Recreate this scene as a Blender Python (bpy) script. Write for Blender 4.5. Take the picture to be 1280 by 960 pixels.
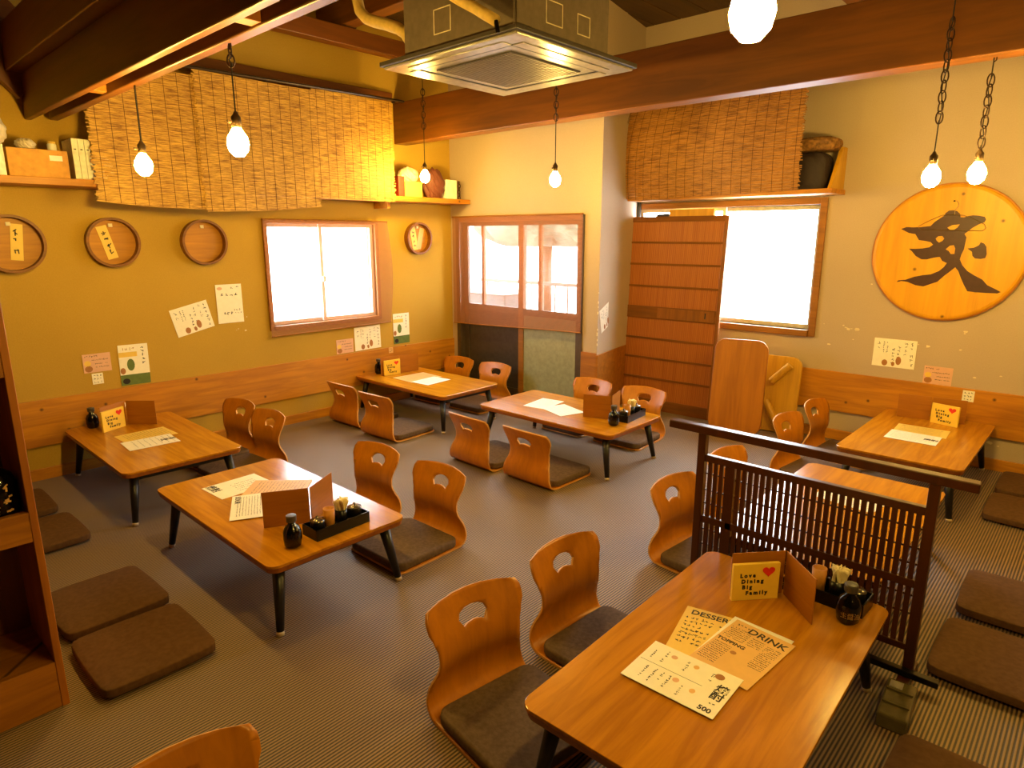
import bpy, bmesh, math, random
from mathutils import Vector, Matrix
from mathutils.geometry import delaunay_2d_cdt
for o in list(bpy.data.objects): bpy.data.objects.remove(o)
S = bpy.context.scene
PI = math.pi
# ---------------------------------------------------------------- camera
cam_d = bpy.data.cameras.new('camera'); cam = bpy.data.objects.new('camera', cam_d)
S.collection.objects.link(cam); S.camera = cam
cam_d.sensor_width = 36; cam_d.lens = 814.2/1280*36; cam_d.clip_start = 0.02
cam.location = (0, 0, 1.5713)
cam.rotation_euler = (PI/2-0.224611, 0, 0.747780)
# ---------------------------------------------------------------- world and light
W = bpy.data.worlds.new('sky'); S.world = W; W.use_nodes = True
bg = W.node_tree.nodes['Background']
bg.inputs[0].default_value = (0.86, 0.95, 1.0, 1); bg.inputs[1].default_value = 19.0
S.view_settings.view_transform = 'Standard'; S.view_settings.look = 'None'
S.view_settings.gamma = 1; S.view_settings.use_curve_mapping = False
S.view_settings.exposure = 0.85
BULB = 325.0
def portal(loc, rot, sx, sy):
    l = bpy.data.lights.new('daylight_portal', 'AREA'); l.shape = 'RECTANGLE'; l.size = sx; l.size_y = sy
    o = bpy.data.objects.new('daylight_portal', l); o.location = loc; o.rotation_euler = rot
    S.collection.objects.link(o); l.cycles.is_portal = True
portal((-5.16, 3.1, 1.24), (0, -PI/2, 0), 0.9, 1.2)
portal((-2.55, 5.5, 1.32), (-PI/2, 0, 0), 1.7, 1.0)
portal((-4.17, 4.66, 1.2), (-PI/2, 0, 0), 1.6, 1.2)

# ---------------------------------------------------------------- node materials
MATS = {}
def newmat(name):
    m = bpy.data.materials.new(name); m.use_nodes = True; MATS[name] = m
    nt = m.node_tree; b = nt.nodes['Principled BSDF']
    return m, nt, b
def srgb(c):
    return tuple(((x/12.92) if x <= .04045 else ((x+.055)/1.055)**2.4) for x in [v/255 for v in c])+(1,)
def coord(nt, scale=(1,1,1), kind='Object'):
    tc = nt.nodes.new('ShaderNodeTexCoord'); mp = nt.nodes.new('ShaderNodeMapping')
    mp.inputs['Scale'].default_value = scale; nt.links.new(tc.outputs[kind], mp.inputs[0]); return mp.outputs[0]
def noise(nt, v, scale, detail=3, rough=.5, dist=0):
    n = nt.nodes.new('ShaderNodeTexNoise'); n.inputs['Scale'].default_value = scale; n.inputs['Detail'].default_value = detail
    n.inputs['Roughness'].default_value = rough; n.inputs['Distortion'].default_value = dist
    nt.links.new(v, n.inputs['Vector']); return n.outputs[0]
def ramp(nt, f, stops):
    r = nt.nodes.new('ShaderNodeValToRGB'); e = r.color_ramp.elements
    while len(e) < len(stops): e.new(.5)
    for i, (p, c) in enumerate(stops): e[i].position = p; e[i].color = c
    nt.links.new(f, r.inputs[0]); return r.outputs[0]
def bump(nt, b, h, strength, dist=.01):
    n = nt.nodes.new('ShaderNodeBump'); n.inputs['Strength'].default_value = strength; n.inputs['Distance'].default_value = dist
    nt.links.new(h, n.inputs['Height']); nt.links.new(n.outputs[0], b.inputs['Normal'])
def mixc(nt, f, a, b_, blend='MIX'):
    n = nt.nodes.new('ShaderNodeMix'); n.data_type = 'RGBA'; n.blend_type = blend
    for k, v in ((0, f), (6, a), (7, b_)):
        if isinstance(v, (int, float, tuple)): n.inputs[k].default_value = v
        else: nt.links.new(v, n.inputs[k])
    return n.outputs[2]
def plain(name, c, rough=.5, metal=0, var=.12, scale=30, spec=.5, bmp=0):
    m, nt, b = newmat(name); c = srgb(c)
    v = coord(nt); n = noise(nt, v, scale)
    d = tuple(x*(1-var) for x in c[:3])+(1,); l = tuple(min(1, x*(1+var)) for x in c[:3])+(1,)
    nt.links.new(ramp(nt, n, [(.3, d), (.7, l)]), b.inputs['Base Color'])
    b.inputs['Roughness'].default_value = rough; b.inputs['Metallic'].default_value = metal
    b.inputs['Specular IOR Level'].default_value = spec
    if bmp: bump(nt, b, n, bmp)
    return m
def wood(name, c1, c2, axis='X', rough=.4, grain=1.0, knots=False, spec=.5, coat=0, bmp=.05):
    m, nt, b = newmat(name)
    c1, c2 = [(c[0], min(255, c[1]*1.03), c[2]*.38) for c in (c1, c2)]
    sc = {'X': (1.2, 14, 14), 'Y': (14, 1.2, 14), 'Z': (14, 14, 1.2)}[axis]
    v = coord(nt, tuple(s*grain for s in sc))
    n = noise(nt, v, 2.2, 5, .6, .6)
    col = ramp(nt, n, [(.36, srgb(tuple(x*.9 for x in c1))), (.64, srgb(c2))])
    n2 = noise(nt, coord(nt), 1.7, 2)
    col = mixc(nt, .35, col, ramp(nt, n2, [(.3, srgb(c1)), (.75, srgb(c2))]))
    if knots:
        vo = nt.nodes.new('ShaderNodeTexVoronoi'); vo.voronoi_dimensions = '2D'; vo.inputs['Scale'].default_value = 3.0
        sp = nt.nodes.new('ShaderNodeSeparateXYZ'); cb_ = nt.nodes.new('ShaderNodeCombineXYZ'); ad = nt.nodes.new('ShaderNodeMath')
        nt.links.new(coord(nt), sp.inputs[0]); nt.links.new(sp.outputs[0], ad.inputs[0]); nt.links.new(sp.outputs[1], ad.inputs[1])
        nt.links.new(ad.outputs[0], cb_.inputs[0]); nt.links.new(sp.outputs[2], cb_.inputs[1]); nt.links.new(cb_.outputs[0], vo.inputs['Vector'])
        k = ramp(nt, vo.outputs['Distance'], [(.012, (1, 1, 1, 1)), (.045, (0, 0, 0, 1))])
        col = mixc(nt, k, col, srgb(tuple(x*.55 for x in c1)))
    nt.links.new(col, b.inputs['Base Color'])
    b.inputs['Roughness'].default_value = rough; b.inputs['Specular IOR Level'].default_value = spec
    b.inputs['Coat Weight'].default_value = coat
    b.inputs['Coat Roughness'].default_value = .15
    bump(nt, b, n, bmp, .004)
    return m
def emit(name, c, s):
    m, nt, b = newmat(name); b.inputs['Base Color'].default_value = (0, 0, 0, 1)
    b.inputs['Emission Color'].default_value = c; b.inputs['Emission Strength'].default_value = s; return m
def plaster(name, c1, c2):
    m, nt, b = newmat(name); v = coord(nt)
    n = noise(nt, v, 140, 4, .7); n2 = noise(nt, v, 1.3, 3)
    col = mixc(nt, .5, ramp(nt, n, [(.3, srgb(c1)), (.7, srgb(c2))]), ramp(nt, n2, [(.3, srgb(c1)), (.7, srgb(c2))]))
    nt.links.new(col, b.inputs['Base Color']); b.inputs['Roughness'].default_value = .9
    b.inputs['Specular IOR Level'].default_value = .2
    bump(nt, b, n, .25, .003); return m
def carpet(name):
    m, nt, b = newmat(name); tc = nt.nodes.new('ShaderNodeTexCoord')
    sx = nt.nodes.new('ShaderNodeSeparateXYZ'); nt.links.new(tc.outputs['Object'], sx.inputs[0])
    def mth(op, a, bb=None):
        n = nt.nodes.new('ShaderNodeMath'); n.operation = op
        for i, q in enumerate((a, bb)):
            if q is None: continue
            if isinstance(q, (int, float)): n.inputs[i].default_value = q
            else: nt.links.new(q, n.inputs[i])
        return n.outputs[0]
    s = mth('SINE', mth('MULTIPLY', sx.outputs[0], 2*PI/0.0125))          # ribs run along the left wall
    h = mth('ADD', mth('MULTIPLY', s, .5), .5)
    n = noise(nt, coord(nt, (3, 1, 1)), 160, 3, .7)
    h2 = mth('ADD', h, mth('MULTIPLY', mth('SUBTRACT', n, .5), .7))
    col = ramp(nt, h2, [(.25, srgb((26, 16, 9))), (.75, srgb((162, 128, 84)))])
    big = noise(nt, coord(nt), .8, 2)
    col = mixc(nt, .2, col, ramp(nt, big, [(.35, srgb((46, 34, 24))), (.7, srgb((104, 82, 58)))]), 'MIX')
    nt.links.new(col, b.inputs['Base Color']); b.inputs['Roughness'].default_value = .5
    b.inputs['Specular IOR Level'].default_value = .5
    b.inputs['Sheen Weight'].default_value = .15
    bump(nt, b, h2, .5, .003); return m
def scrim(name, c, alpha, axis):
    """see-through reed screen: reeds with gaps, as a real partly open cloth"""
    m, nt, b = newmat(name); v = coord(nt)
    wv = nt.nodes.new('ShaderNodeTexWave'); wv.bands_direction = 'Z'; wv.inputs['Scale'].default_value = 40
    wv.inputs['Distortion'].default_value = 2; wv.inputs['Detail Scale'].default_value = 3; nt.links.new(v, wv.inputs['Vector'])
    nt.links.new(ramp(nt, wv.outputs[0], [(.2, srgb(tuple(x*.82 for x in c))), (.8, srgb(c))]), b.inputs['Base Color'])
    a = ramp(nt, wv.outputs[0], [(0, (alpha*.8,)*3+(1,)), (1, (min(1, alpha*1.2),)*3+(1,))])
    nt.links.new(a, b.inputs['Alpha']); b.inputs['Roughness'].default_value = .8
    b.inputs['Specular IOR Level'].default_value = .1
    return m
def glass(name, tint=(1, 1, 1, 1), rough=.0, alpha=.25):
    m, nt, b = newmat(name)
    b.inputs['Base Color'].default_value = tint; b.inputs['Roughness'].default_value = rough; b.inputs['Alpha'].default_value = alpha
    return m
def reed_mat(name, c1, c2):
    m, nt, b = newmat(name)
    n = noise(nt, coord(nt, (8, 8, 150)), 1.0, 4, .8); n2 = noise(nt, coord(nt, (1, 1, 1)), 2.5, 2)
    col = mixc(nt, .25, ramp(nt, n, [(.40, srgb(c1)), (.58, srgb(c2))]), ramp(nt, n2, [(.3, srgb(c1)), (.7, srgb(c2))]))
    nt.links.new(col, b.inputs['Base Color']); b.inputs['Roughness'].default_value = .6; return m

M_TABLE = wood('table_laminate', (176, 108, 40), (204, 134, 56), 'X', .2, .8, spec=.5, bmp=.02)
M_TEDGE = wood('table_edge', (138, 72, 26), (160, 88, 34), 'X', .4, .8)
M_LEG = plain('dark_leg', (24, 20, 22), .4)
M_TIP = plain('leg_tip', (190, 170, 140), .4)
M_CHAIR = wood('bent_plywood', (190, 110, 30), (200, 120, 38), 'Z', .33, .7, spec=.5, bmp=.02)
M_CHEDGE = plain('ply_edge', (214, 158, 84), .5)
M_CUSH = plain('brown_cushion_cloth', (104, 84, 68), .8, var=.18, scale=60, spec=.15, bmp=.2)
M_ZABU = plain('floor_cushion_cloth', (96, 68, 44), .9, var=.15, scale=50, spec=.15, bmp=.2)
M_CARPET = carpet('ribbed_carpet')
M_WALL_L = plaster('ochre_plaster', (176, 140, 54), (194, 158, 66))
M_WALL_B = plaster('grey_plaster', (178, 158, 136), (194, 174, 152))
M_CREAM = plaster('hidden_wall', (66, 50, 36), (76, 58, 42))
M_CHIP = plain('bare_plaster', (225, 210, 175), .9)
M_PINE = wood('pine_board', (176, 104, 44), (206, 134, 64), 'Y', .5, .7, knots=True)
M_PINEX = wood('pine_board_back', (176, 104, 44), (206, 134, 64), 'X', .5, .7, knots=True)
M_PINEZ = wood('pine_upright', (168, 94, 40), (192, 114, 52), 'Z', .5, .7)
M_PINK = wood('pinkish_board', (150, 88, 58), (176, 108, 72), 'X', .5, .7)
M_CAB = wood('cabinet_wood', (158, 92, 36), (188, 118, 52), 'Y', .5, .8, knots=True)
M_CABIN = wood('cabinet_inner', (128, 66, 28), (150, 84, 38), 'Z', .5, .6)
M_BEAM = wood('dark_beam', (104, 56, 26), (128, 72, 34), 'X', .42, .6, spec=.5)
M_BEAMY = wood('dark_purlin', (104, 54, 28), (124, 66, 34), 'Y', .45, .6)
M_BEAMZ = wood('dark_post', (84, 44, 26), (100, 54, 32), 'Z', .5, .6)
M_CEIL = wood('ceiling_board', (66, 40, 26), (84, 52, 34), 'Y', .7, .5)
M_FRAME = wood('window_wood', (138, 84, 48), (158, 98, 58), 'X', .5, .8)
M_SASH = plain('pale_sash', (206, 196, 180), .4)
M_ALU = plain('bronze_sash', (88, 74, 60), .4, .3)
M_REED = reed_mat('reed', (124, 74, 18), (234, 184, 76))
M_REED2 = reed_mat('reed_dark', (104, 60, 20), (196, 136, 58))
M_STRING = plain('blind_string', (70, 42, 20), .8)
M_ROD = plain('dark_rod', (60, 46, 36), .3, .4)
M_SCRIM = scrim('pink_scrim', (186, 128, 104), .62, 'Z')
M_SCRIMW = scrim('window_scrim', (190, 132, 100), .55, 'Z')
M_GLASS = glass('window_glass', (.9, 1, .97, 1), .02, .12)
M_FROST = plain('frosted_pane', (150, 152, 124), .35)
M_DARKPANE = plain('dark_pane', (66, 60, 58), .2)
M_DOOR = wood('door_stile', (126, 70, 28), (148, 86, 34), 'Z', .6, .8)
M_DOORR = wood('door_rail', (112, 62, 26), (134, 76, 32), 'X', .75, .8)
def reed_panel(name):
    m, nt, b = newmat(name); v = coord(nt)
    wv = nt.nodes.new('ShaderNodeTexWave'); wv.bands_direction = 'X'; wv.inputs['Scale'].default_value = 26
    wv.inputs['Distortion'].default_value = .6; nt.links.new(v, wv.inputs['Vector'])
    n = noise(nt, coord(nt, (60, 1, 1)), 1.5, 3)
    col = mixc(nt, .5, ramp(nt, wv.outputs[0], [(.1, srgb((132, 66, 24))), (.8, srgb((184, 110, 42)))]), ramp(nt, n, [(.3, srgb((140, 70, 26))), (.7, srgb((186, 116, 46)))]))
    nt.links.new(col, b.inputs['Base Color']); b.inputs['Roughness'].default_value = .5
    bump(nt, b, wv.outputs[0], .4, .002); return m
M_RPANEL = reed_panel('door_reeds')
M_LATT = wood('dark_lattice', (60, 26, 20), (74, 34, 26), 'Z', .32, .7)
M_SIGN = wood('sign_wood', (214, 144, 40), (228, 160, 54), 'Z', .45, .35, knots=True)
M_SIGNE = plain('sign_rim', (190, 120, 50), .5)
M_INK = plain('black_ink', (26, 20, 18), .6)
M_SIGNINK = plain('sign_ink', (66, 32, 24), .45)
M_RED = plain('red_print', (226, 48, 24), .6)
M_PAPER = plain('white_paper', (246, 240, 224), .45, var=.03)
M_YPAPER = plain('yellow_paper', (236, 200, 92), .5, var=.03)
M_TPAPER = plain('tan_paper', (226, 180, 110), .5, var=.03)
M_PPAPER = plain('pink_paper', (222, 176, 150), .6, var=.03)
M_GREEN = plain('green_print', (96, 116, 52), .6)
M_BROWNP = plain('brown_print', (168, 112, 62), .6)
M_BOOK = plain('yellow_booklet', (242, 204, 70), .5, var=.03)
M_TRAYW = wood('shaded_tray_rim_wood', (118, 68, 28), (142, 84, 36), 'Y', .5, 1)  # darker than the base: shade inside the hoop is put into this colour
M_TRAYB = wood('tray_base_wood', (176, 112, 50), (198, 132, 62), 'Y', .5, .8)
M_BOARD = wood('stand_board', (158, 92, 38), (178, 110, 50), 'X', .45, .8)
M_BLACK = plain('black_lacquer', (9, 8, 8), .28, spec=.35)
M_SOY = plain('soy_bottle', (7, 5, 5), .1, spec=.5)
M_CAPG = plain('grey_cap', (74, 68, 62), .4)
M_BAMB = plain('bamboo_cup', (196, 132, 50), .45)
M_STEEL = plain('steel_lid', (130, 122, 110), .25, .9)
M_NAPK = plain('paper_napkin', (240, 224, 180), .8)
M_CARD = plain('cardboard', (216, 158, 70), .8)
M_WHITE = plain('white_binder', (246, 242, 232), .5)
M_PLAST = plain('plastic_bag', (222, 208, 180), .3, bmp=.3)
M_REDB = plain('red_bag', (192, 58, 40), .5)
M_BROWNBAG = plain('brown_bag', (112, 60, 46), .6)
M_DARKCL = plain('dark_cloth', (44, 30, 32), .7, bmp=.3)
M_PLAID = plain('brown_plaid', (128, 88, 40), .8, var=.5, scale=40, bmp=.3)
M_ACG = plain('ac_grey', (122, 108, 92), .45, .3)
M_ACW = plain('ac_panel', (140, 132, 120), .22)
M_ACD = plain('ac_grille', (62, 54, 46), .5)
M_PIPE = plain('pipe_insulation', (210, 176, 92), .8, bmp=.2)
M_CHAIN = plain('iron_chain', (64, 42, 30), .5, .6)
M_CORD = plain('black_cord', (28, 22, 20), .6)
M_SOCK = plain('lamp_socket', (92, 70, 46), .4, .4)
M_BULB = emit('lit_bulb', (1.0, .64, .13, 1), BULB)
M_GBOX = plain('smoked_plastic', (88, 78, 48), .15, spec=.7)
M_GRAYP = plain('outdoor_grey', (64, 62, 58), .7)
M_OGREEN = plain('hedge_leaf', (58, 84, 66), .8, var=.4, scale=8)
M_WIRE = plain('wire', (150, 120, 70), .3, .8)
M_PALE = wood('pale_board', (196, 138, 86), (214, 158, 108), 'Z', .45, .7)
M_OLDTOP = wood('old_table_top', (164, 94, 40), (184, 112, 50), 'Z', .4, .6)

# ---------------------------------------------------------------- mesh helpers
def mo(name, bm, mat, parent=None, smooth=False, bev=0, seg=2, loc=None, rot=None):
    bmesh.ops.recalc_face_normals(bm, faces=bm.faces)
    me = bpy.data.meshes.new(name); bm.to_mesh(me); bm.free()
    for m in (mat if isinstance(mat, (list, tuple)) else [mat]): me.materials.append(m)
    if smooth: me.polygons.foreach_set('use_smooth', [True]*len(me.polygons))
    o = bpy.data.objects.new(name, me); S.collection.objects.link(o)
    if parent: o.parent = parent
    if loc is not None: o.location = loc
    if rot is not None: o.rotation_euler = rot
    if bev:
        md = o.modifiers.new('bevel', 'BEVEL'); md.width = bev; md.segments = seg; md.limit_method = 'ANGLE'; md.angle_limit = .6
    return o
def box(bm, x0, x1, y0, y1, z0, z1, mi=0, M=None):
    v = [bm.verts.new((x, y, z)) for x in (x0, x1) for y in (y0, y1) for z in (z0, z1)]
    fs = [bm.faces.new([v[i] for i in f]) for f in ((0,1,3,2), (4,6,7,5), (0,4,5,1), (2,3,7,6), (0,2,6,4), (1,5,7,3))]
    for f in fs: f.material_index = mi
    if M is not None: bmesh.ops.transform(bm, matrix=M, verts=v)
    return v
def B(x0, x1, y0, y1, z0, z1, M=None):
    bm = bmesh.new(); box(bm, x0, x1, y0, y1, z0, z1, 0, M); return bm
def prism(bm, pts, z0, z1, mi=0):
    n = len(pts); a = [bm.verts.new((p[0], p[1], z0)) for p in pts]; b = [bm.verts.new((p[0], p[1], z1)) for p in pts]
    for i in range(n):
        f = bm.faces.new((a[i], a[(i+1) % n], b[(i+1) % n], b[i])); f.material_index = mi
    f = bm.faces.new(a[::-1]); f.material_index = mi; f = bm.faces.new(b); f.material_index = mi
    return a+b
def rrect(w, h, r, n=6):
    out = []
    for cx, cy, a0 in ((w/2-r, h/2-r, 0), (-w/2+r, h/2-r, 90), (-w/2+r, -h/2+r, 180), (w/2-r, -h/2+r, 270)):
        for i in range(n+1):
            a = math.radians(a0+90*i/n); out.append((cx+r*math.cos(a), cy+r*math.sin(a)))
    return out
def lathe(bm, prof, seg=20, c=(0, 0, 0), mi=0):
    rings = []
    for r, z in prof:
        rings.append([bm.verts.new((c[0]+r*math.cos(2*PI*i/seg), c[1]+r*math.sin(2*PI*i/seg), c[2]+z)) for i in range(seg)] if r > 1e-6 else [bm.verts.new((c[0], c[1], c[2]+z))])
    for a, b in zip(rings, rings[1:]):
        for i in range(seg):
            j = (i+1) % seg
            if len(a) == 1 and len(b) == 1: continue
            q = (a[0], b[i], b[j]) if len(a) == 1 else ((a[i], a[j], b[0]) if len(b) == 1 else (a[i], a[j], b[j], b[i]))
            f = bm.faces.new(q); f.material_index = mi
    if len(rings[0]) > 1: bm.faces.new(rings[0][::-1]).material_index = mi
    if len(rings[-1]) > 1: bm.faces.new(rings[-1]).material_index = mi
def tube(bm, pts, r, seg=8, closed=False):
    pts = [Vector(p) for p in pts]; n = len(pts); rings = []; up = None
    for i, p in enumerate(pts):
        if closed: d = pts[(i+1) % n]-pts[i-1]
        else: d = pts[min(i+1, n-1)]-pts[max(i-1, 0)]
        d.normalize()
        if up is None:
            up = Vector((0, 0, 1)) if abs(d.z) < .9 else Vector((1, 0, 0))
        s = d.cross(up); s.normalize(); u = s.cross(d); up = u
        rr = r[i] if isinstance(r, (list, tuple)) else r
        rings.append([bm.verts.new(p+(s*math.cos(2*PI*k/seg)+u*math.sin(2*PI*k/seg))*rr) for k in range(seg)])
    m = n if closed else n-1
    for i in range(m):
        a, b = rings[i], rings[(i+1) % n]
        for k in range(seg): bm.faces.new((a[k], a[(k+1) % seg], b[(k+1) % seg], b[k]))
    if not closed: bm.faces.new(rings[0][::-1]); bm.faces.new(rings[-1])
def T(pts, r, seg=8, closed=False):
    bm = bmesh.new(); tube(bm, pts, r, seg, closed); return bm
def tag(o, label, cat, group=None):
    o['label'] = label; o['category'] = cat
    if group: o['group'] = group
    return o
def thing(name, label, cat, loc=(0, 0, 0), rz=0, group=None):
    o = bpy.data.objects.new(name, None); o.empty_display_size = .05; S.collection.objects.link(o)
    o.location = loc; o.rotation_euler = (0, 0, rz); return tag(o, label, cat, group)
def struct(name, bm, mat, **k):
    o = mo(name, bm, mat, **k); o['kind'] = 'structure'; return o
def dup(root, loc, rz, label, group=None):
    def cp(o, par):
        c = o.copy(); S.collection.objects.link(c)
        if par: c.parent = par
        for ch in o.children: cp(ch, c)
        return c
    r = cp(root, None); r.location = loc; r.rotation_euler = (0, 0, rz); r['label'] = label
    if group: r['group'] = group
    return r
def inpoly(x, y, P):
    c = False; n = len(P)
    for i in range(n):
        x1, y1 = P[i]; x2, y2 = P[i-1]
        if (y1 > y) != (y2 > y) and x < (x2-x1)*(y-y1)/(y2-y1)+x1: c = not c
    return c
def cdt(outer, holes, step=None):
    """triangles of a polygon with holes; returns (verts2d, tris)"""
    vs = []; es = []
    for L in [outer]+holes:
        k = len(vs); vs += [Vector(p) for p in L]; es += [(k+i, k+(i+1) % len(L)) for i in range(len(L))]
    if step:
        xs = [p[0] for p in outer]; ys = [p[1] for p in outer]
        x = min(xs)+step/2
        while x < max(xs):
            y = min(ys)+step/2
            while y < max(ys):
                if inpoly(x, y, outer) and not any(inpoly(x, y, h) for h in holes): vs.append(Vector((x, y)))
                y += step
            x += step
    v, e, f, *_ = delaunay_2d_cdt(vs, es, [], 0, 1e-5)
    tr = []
    for t in f:
        cx = sum(v[i][0] for i in t)/len(t); cy = sum(v[i][1] for i in t)/len(t)
        if inpoly(cx, cy, outer) and not any(inpoly(cx, cy, h) for h in holes): tr.append(t)
    return v, tr
def sheet_bm(outer, holes, fn, th, step):
    """2D outline mapped to a curved sheet by fn(x,y)->(Vector, normal) with thickness"""
    v, tr = cdt(outer, holes, step); bm = bmesh.new()
    A = []; Bv = []
    for p in v:
        q, n = fn(p[0], p[1]); A.append(bm.verts.new(q+n*th/2)); Bv.append(bm.verts.new(q-n*th/2))
    cnt = {}
    for t in tr:
        bm.faces.new([A[i] for i in t]); bm.faces.new([Bv[i] for i in reversed(t)])
        for a, b in zip(t, list(t[1:])+[t[0]]): cnt[(a, b)] = 1
    for (a, b) in cnt:
        if (b, a) not in cnt:
            f = bm.faces.new((A[b], A[a], Bv[a], Bv[b])); f.material_index = 1
    for vv in [x for x in bm.verts if not x.link_faces]: bm.verts.remove(vv)
    return bm
def text_mesh(txt, size, mat, parent, loc, rot, name='lettering', ext=.0004, bold=0, align='CENTER'):
    cu = bpy.data.curves.new(name, 'FONT'); cu.body = txt; cu.size = size; cu.align_x = align; cu.align_y = 'CENTER'
    cu.extrude = ext; cu.offset = bold; cu.resolution_u = 3
    to = bpy.data.objects.new('tmp', cu); S.collection.objects.link(to)
    dg = bpy.context.evaluated_depsgraph_get(); me = bpy.data.meshes.new_from_object(to.evaluated_get(dg))
    bpy.data.objects.remove(to); me.name = name; me.materials.clear(); me.materials.append(mat)
    o = bpy.data.objects.new(name, me); S.collection.objects.link(o); o.parent = parent; o.location = loc; o.rotation_euler = rot
    return o
def scribble(bm, x, y, w, h, z, rnd, vertical=False, t=.0026):
    """a line of small handwritten strokes (flat print)"""
    n = max(2, int((h if vertical else w)/(w if vertical else h)/.95))
    for i in range(n):
        if vertical: cx, cy, s = x+w/2, y+h-(i+.5)*h/n, w
        else: cx, cy, s = x+(i+.5)*w/n, y+h/2, h
        if rnd.random() < .06: continue
        for k in range(rnd.choice((2, 3, 3, 4))):
            a = rnd.choice((0, 0, PI/2, PI/2, .6, -.7))+rnd.uniform(-.2, .2); L = s*rnd.uniform(.3, .72)
            px_ = cx+rnd.uniform(-.25, .25)*s; py_ = cy+rnd.uniform(-.28, .28)*s
            dx, dy = math.cos(a)*L/2, math.sin(a)*L/2; nx, ny = -math.sin(a)*t/2, math.cos(a)*t/2
            vs = [bm.verts.new((px_-dx-nx, py_-dy-ny, z)), bm.verts.new((px_+dx-nx, py_+dy-ny, z)), bm.verts.new((px_+dx+nx, py_+dy+ny, z)), bm.verts.new((px_-dx+nx, py_-dy+ny, z))]
            bm.faces.new(vs)

# ================================================================ SETTING
XL, YM, YB, XR, Y0, ZC = -5.03, 4.52, 5.35, 1.6, -2.6, 3.35
struct('floor', B(-5.3, XR+.1, Y0-.1, 5.6, -.06, 0), M_CARPET)
def wall_grid(us, zs, hole, fn, th_fn):
    pass
def wall_y(name, x0, x1, y, th, holes, mat, z1=ZC):        # wall in a y plane with rectangular holes, thickness to +y
    bm = bmesh.new(); xs = sorted({x0, x1, *[h[0] for h in holes], *[h[1] for h in holes]}); zs = sorted({0, z1, *[h[2] for h in holes], *[h[3] for h in holes]})
    for a, b in zip(xs, xs[1:]):
        for c, d in zip(zs, zs[1:]):
            if any(h[0] <= a and b <= h[1] and h[2] <= c and d <= h[3] for h in holes): continue
            box(bm, a, b, y, y+th, c, d)
    bmesh.ops.remove_doubles(bm, verts=bm.verts, dist=1e-5)
    return struct(name, bm, mat)
def wall_x(name, y0, y1, x, th, holes, mat, z1=ZC):
    bm = bmesh.new(); ys = sorted({y0, y1, *[h[0] for h in holes], *[h[1] for h in holes]}); zs = sorted({0, z1, *[h[2] for h in holes], *[h[3] for h in holes]})
    for a, b in zip(ys, ys[1:]):
        for c, d in zip(zs, zs[1:]):
            if any(h[0] <= a and b <= h[1] and h[2] <= c and d <= h[3] for h in holes): continue
            box(bm, min(x, x+th), max(x, x+th), a, b, c, d)
    bmesh.ops.remove_doubles(bm, verts=bm.verts, dist=1e-5)
    return struct(name, bm, mat)
WL = (2.56, 3.585, .845, 1.665); WB = (-3.36, -1.76, .84, 1.80); DM = (-4.95, -3.37, 0, 1.74)
wall_left = wall_x('wall_left', Y0, YM+.12, XL, -.12, [WL], M_WALL_L)
wall_mid = wall_y('wall_middle', XL, -3.33, YM, .12, [DM], M_WALL_B)
bm = bmesh.new(); prism(bm, [(-3.2, YM), (-3.39, YB+.1), (-3.52, YB+.1), (-3.33, YM)], 0, ZC)
wall_ret = struct('wall_return', bm, M_WALL_B)
wall_back = wall_y('wall_back', -3.39, XR, YB, .12, [WB], M_WALL_B)
struct('wall_right', B(XR, XR+.12, Y0, YB+.12, 0, ZC), M_CREAM)
struct('wall_front', B(XL, XR, Y0-.12, Y0, 0, ZC), M_CREAM)
ceiling = struct('ceiling', B(XL-.2, XR+.2, Y0-.2, YB+.3, ZC, ZC+.08), M_CEIL)
# ceiling boards
k = 0; x = XL
while x < XR:
    struct('ceiling_board', B(x+.003, x+.247, Y0, YB, ZC-.018, ZC-.001), M_CEIL, parent=ceiling, bev=.004); x += .25
# wainscot boards and baseboards
def board(name, bm, mat, par, **k): return struct(name, bm, mat, **k)
struct('trim_1', B(XL, XL+.022, Y0, YM-.002, .225, .53), M_PINE, bev=.003)
struct('baseboard_left', B(XL, XL+.02, Y0, YM-.002, 0, .075), M_PINE, bev=.003)
struct('trim_2', B(-3.36, -3.2, YM-.02, YM, 0.0, .585), M_PINK, bev=.003)
a = math.atan2(.83, -.19)
M_ret = Matrix.Translation((-3.2, YM-.02, 0)) @ Matrix.Rotation(a, 4, 'Z')
struct('trim_3', B(0, .84, -.02, 0, .0, .57, M_ret), M_PINK, bev=.003)
struct('trim_4', B(-3.38, XR, YB-.022, YB, .23, .54), M_PINEX, bev=.003)
struct('baseboard_back', B(-3.38, XR, YB-.02, YB, 0, .08), M_PINEX, bev=.003)
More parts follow.
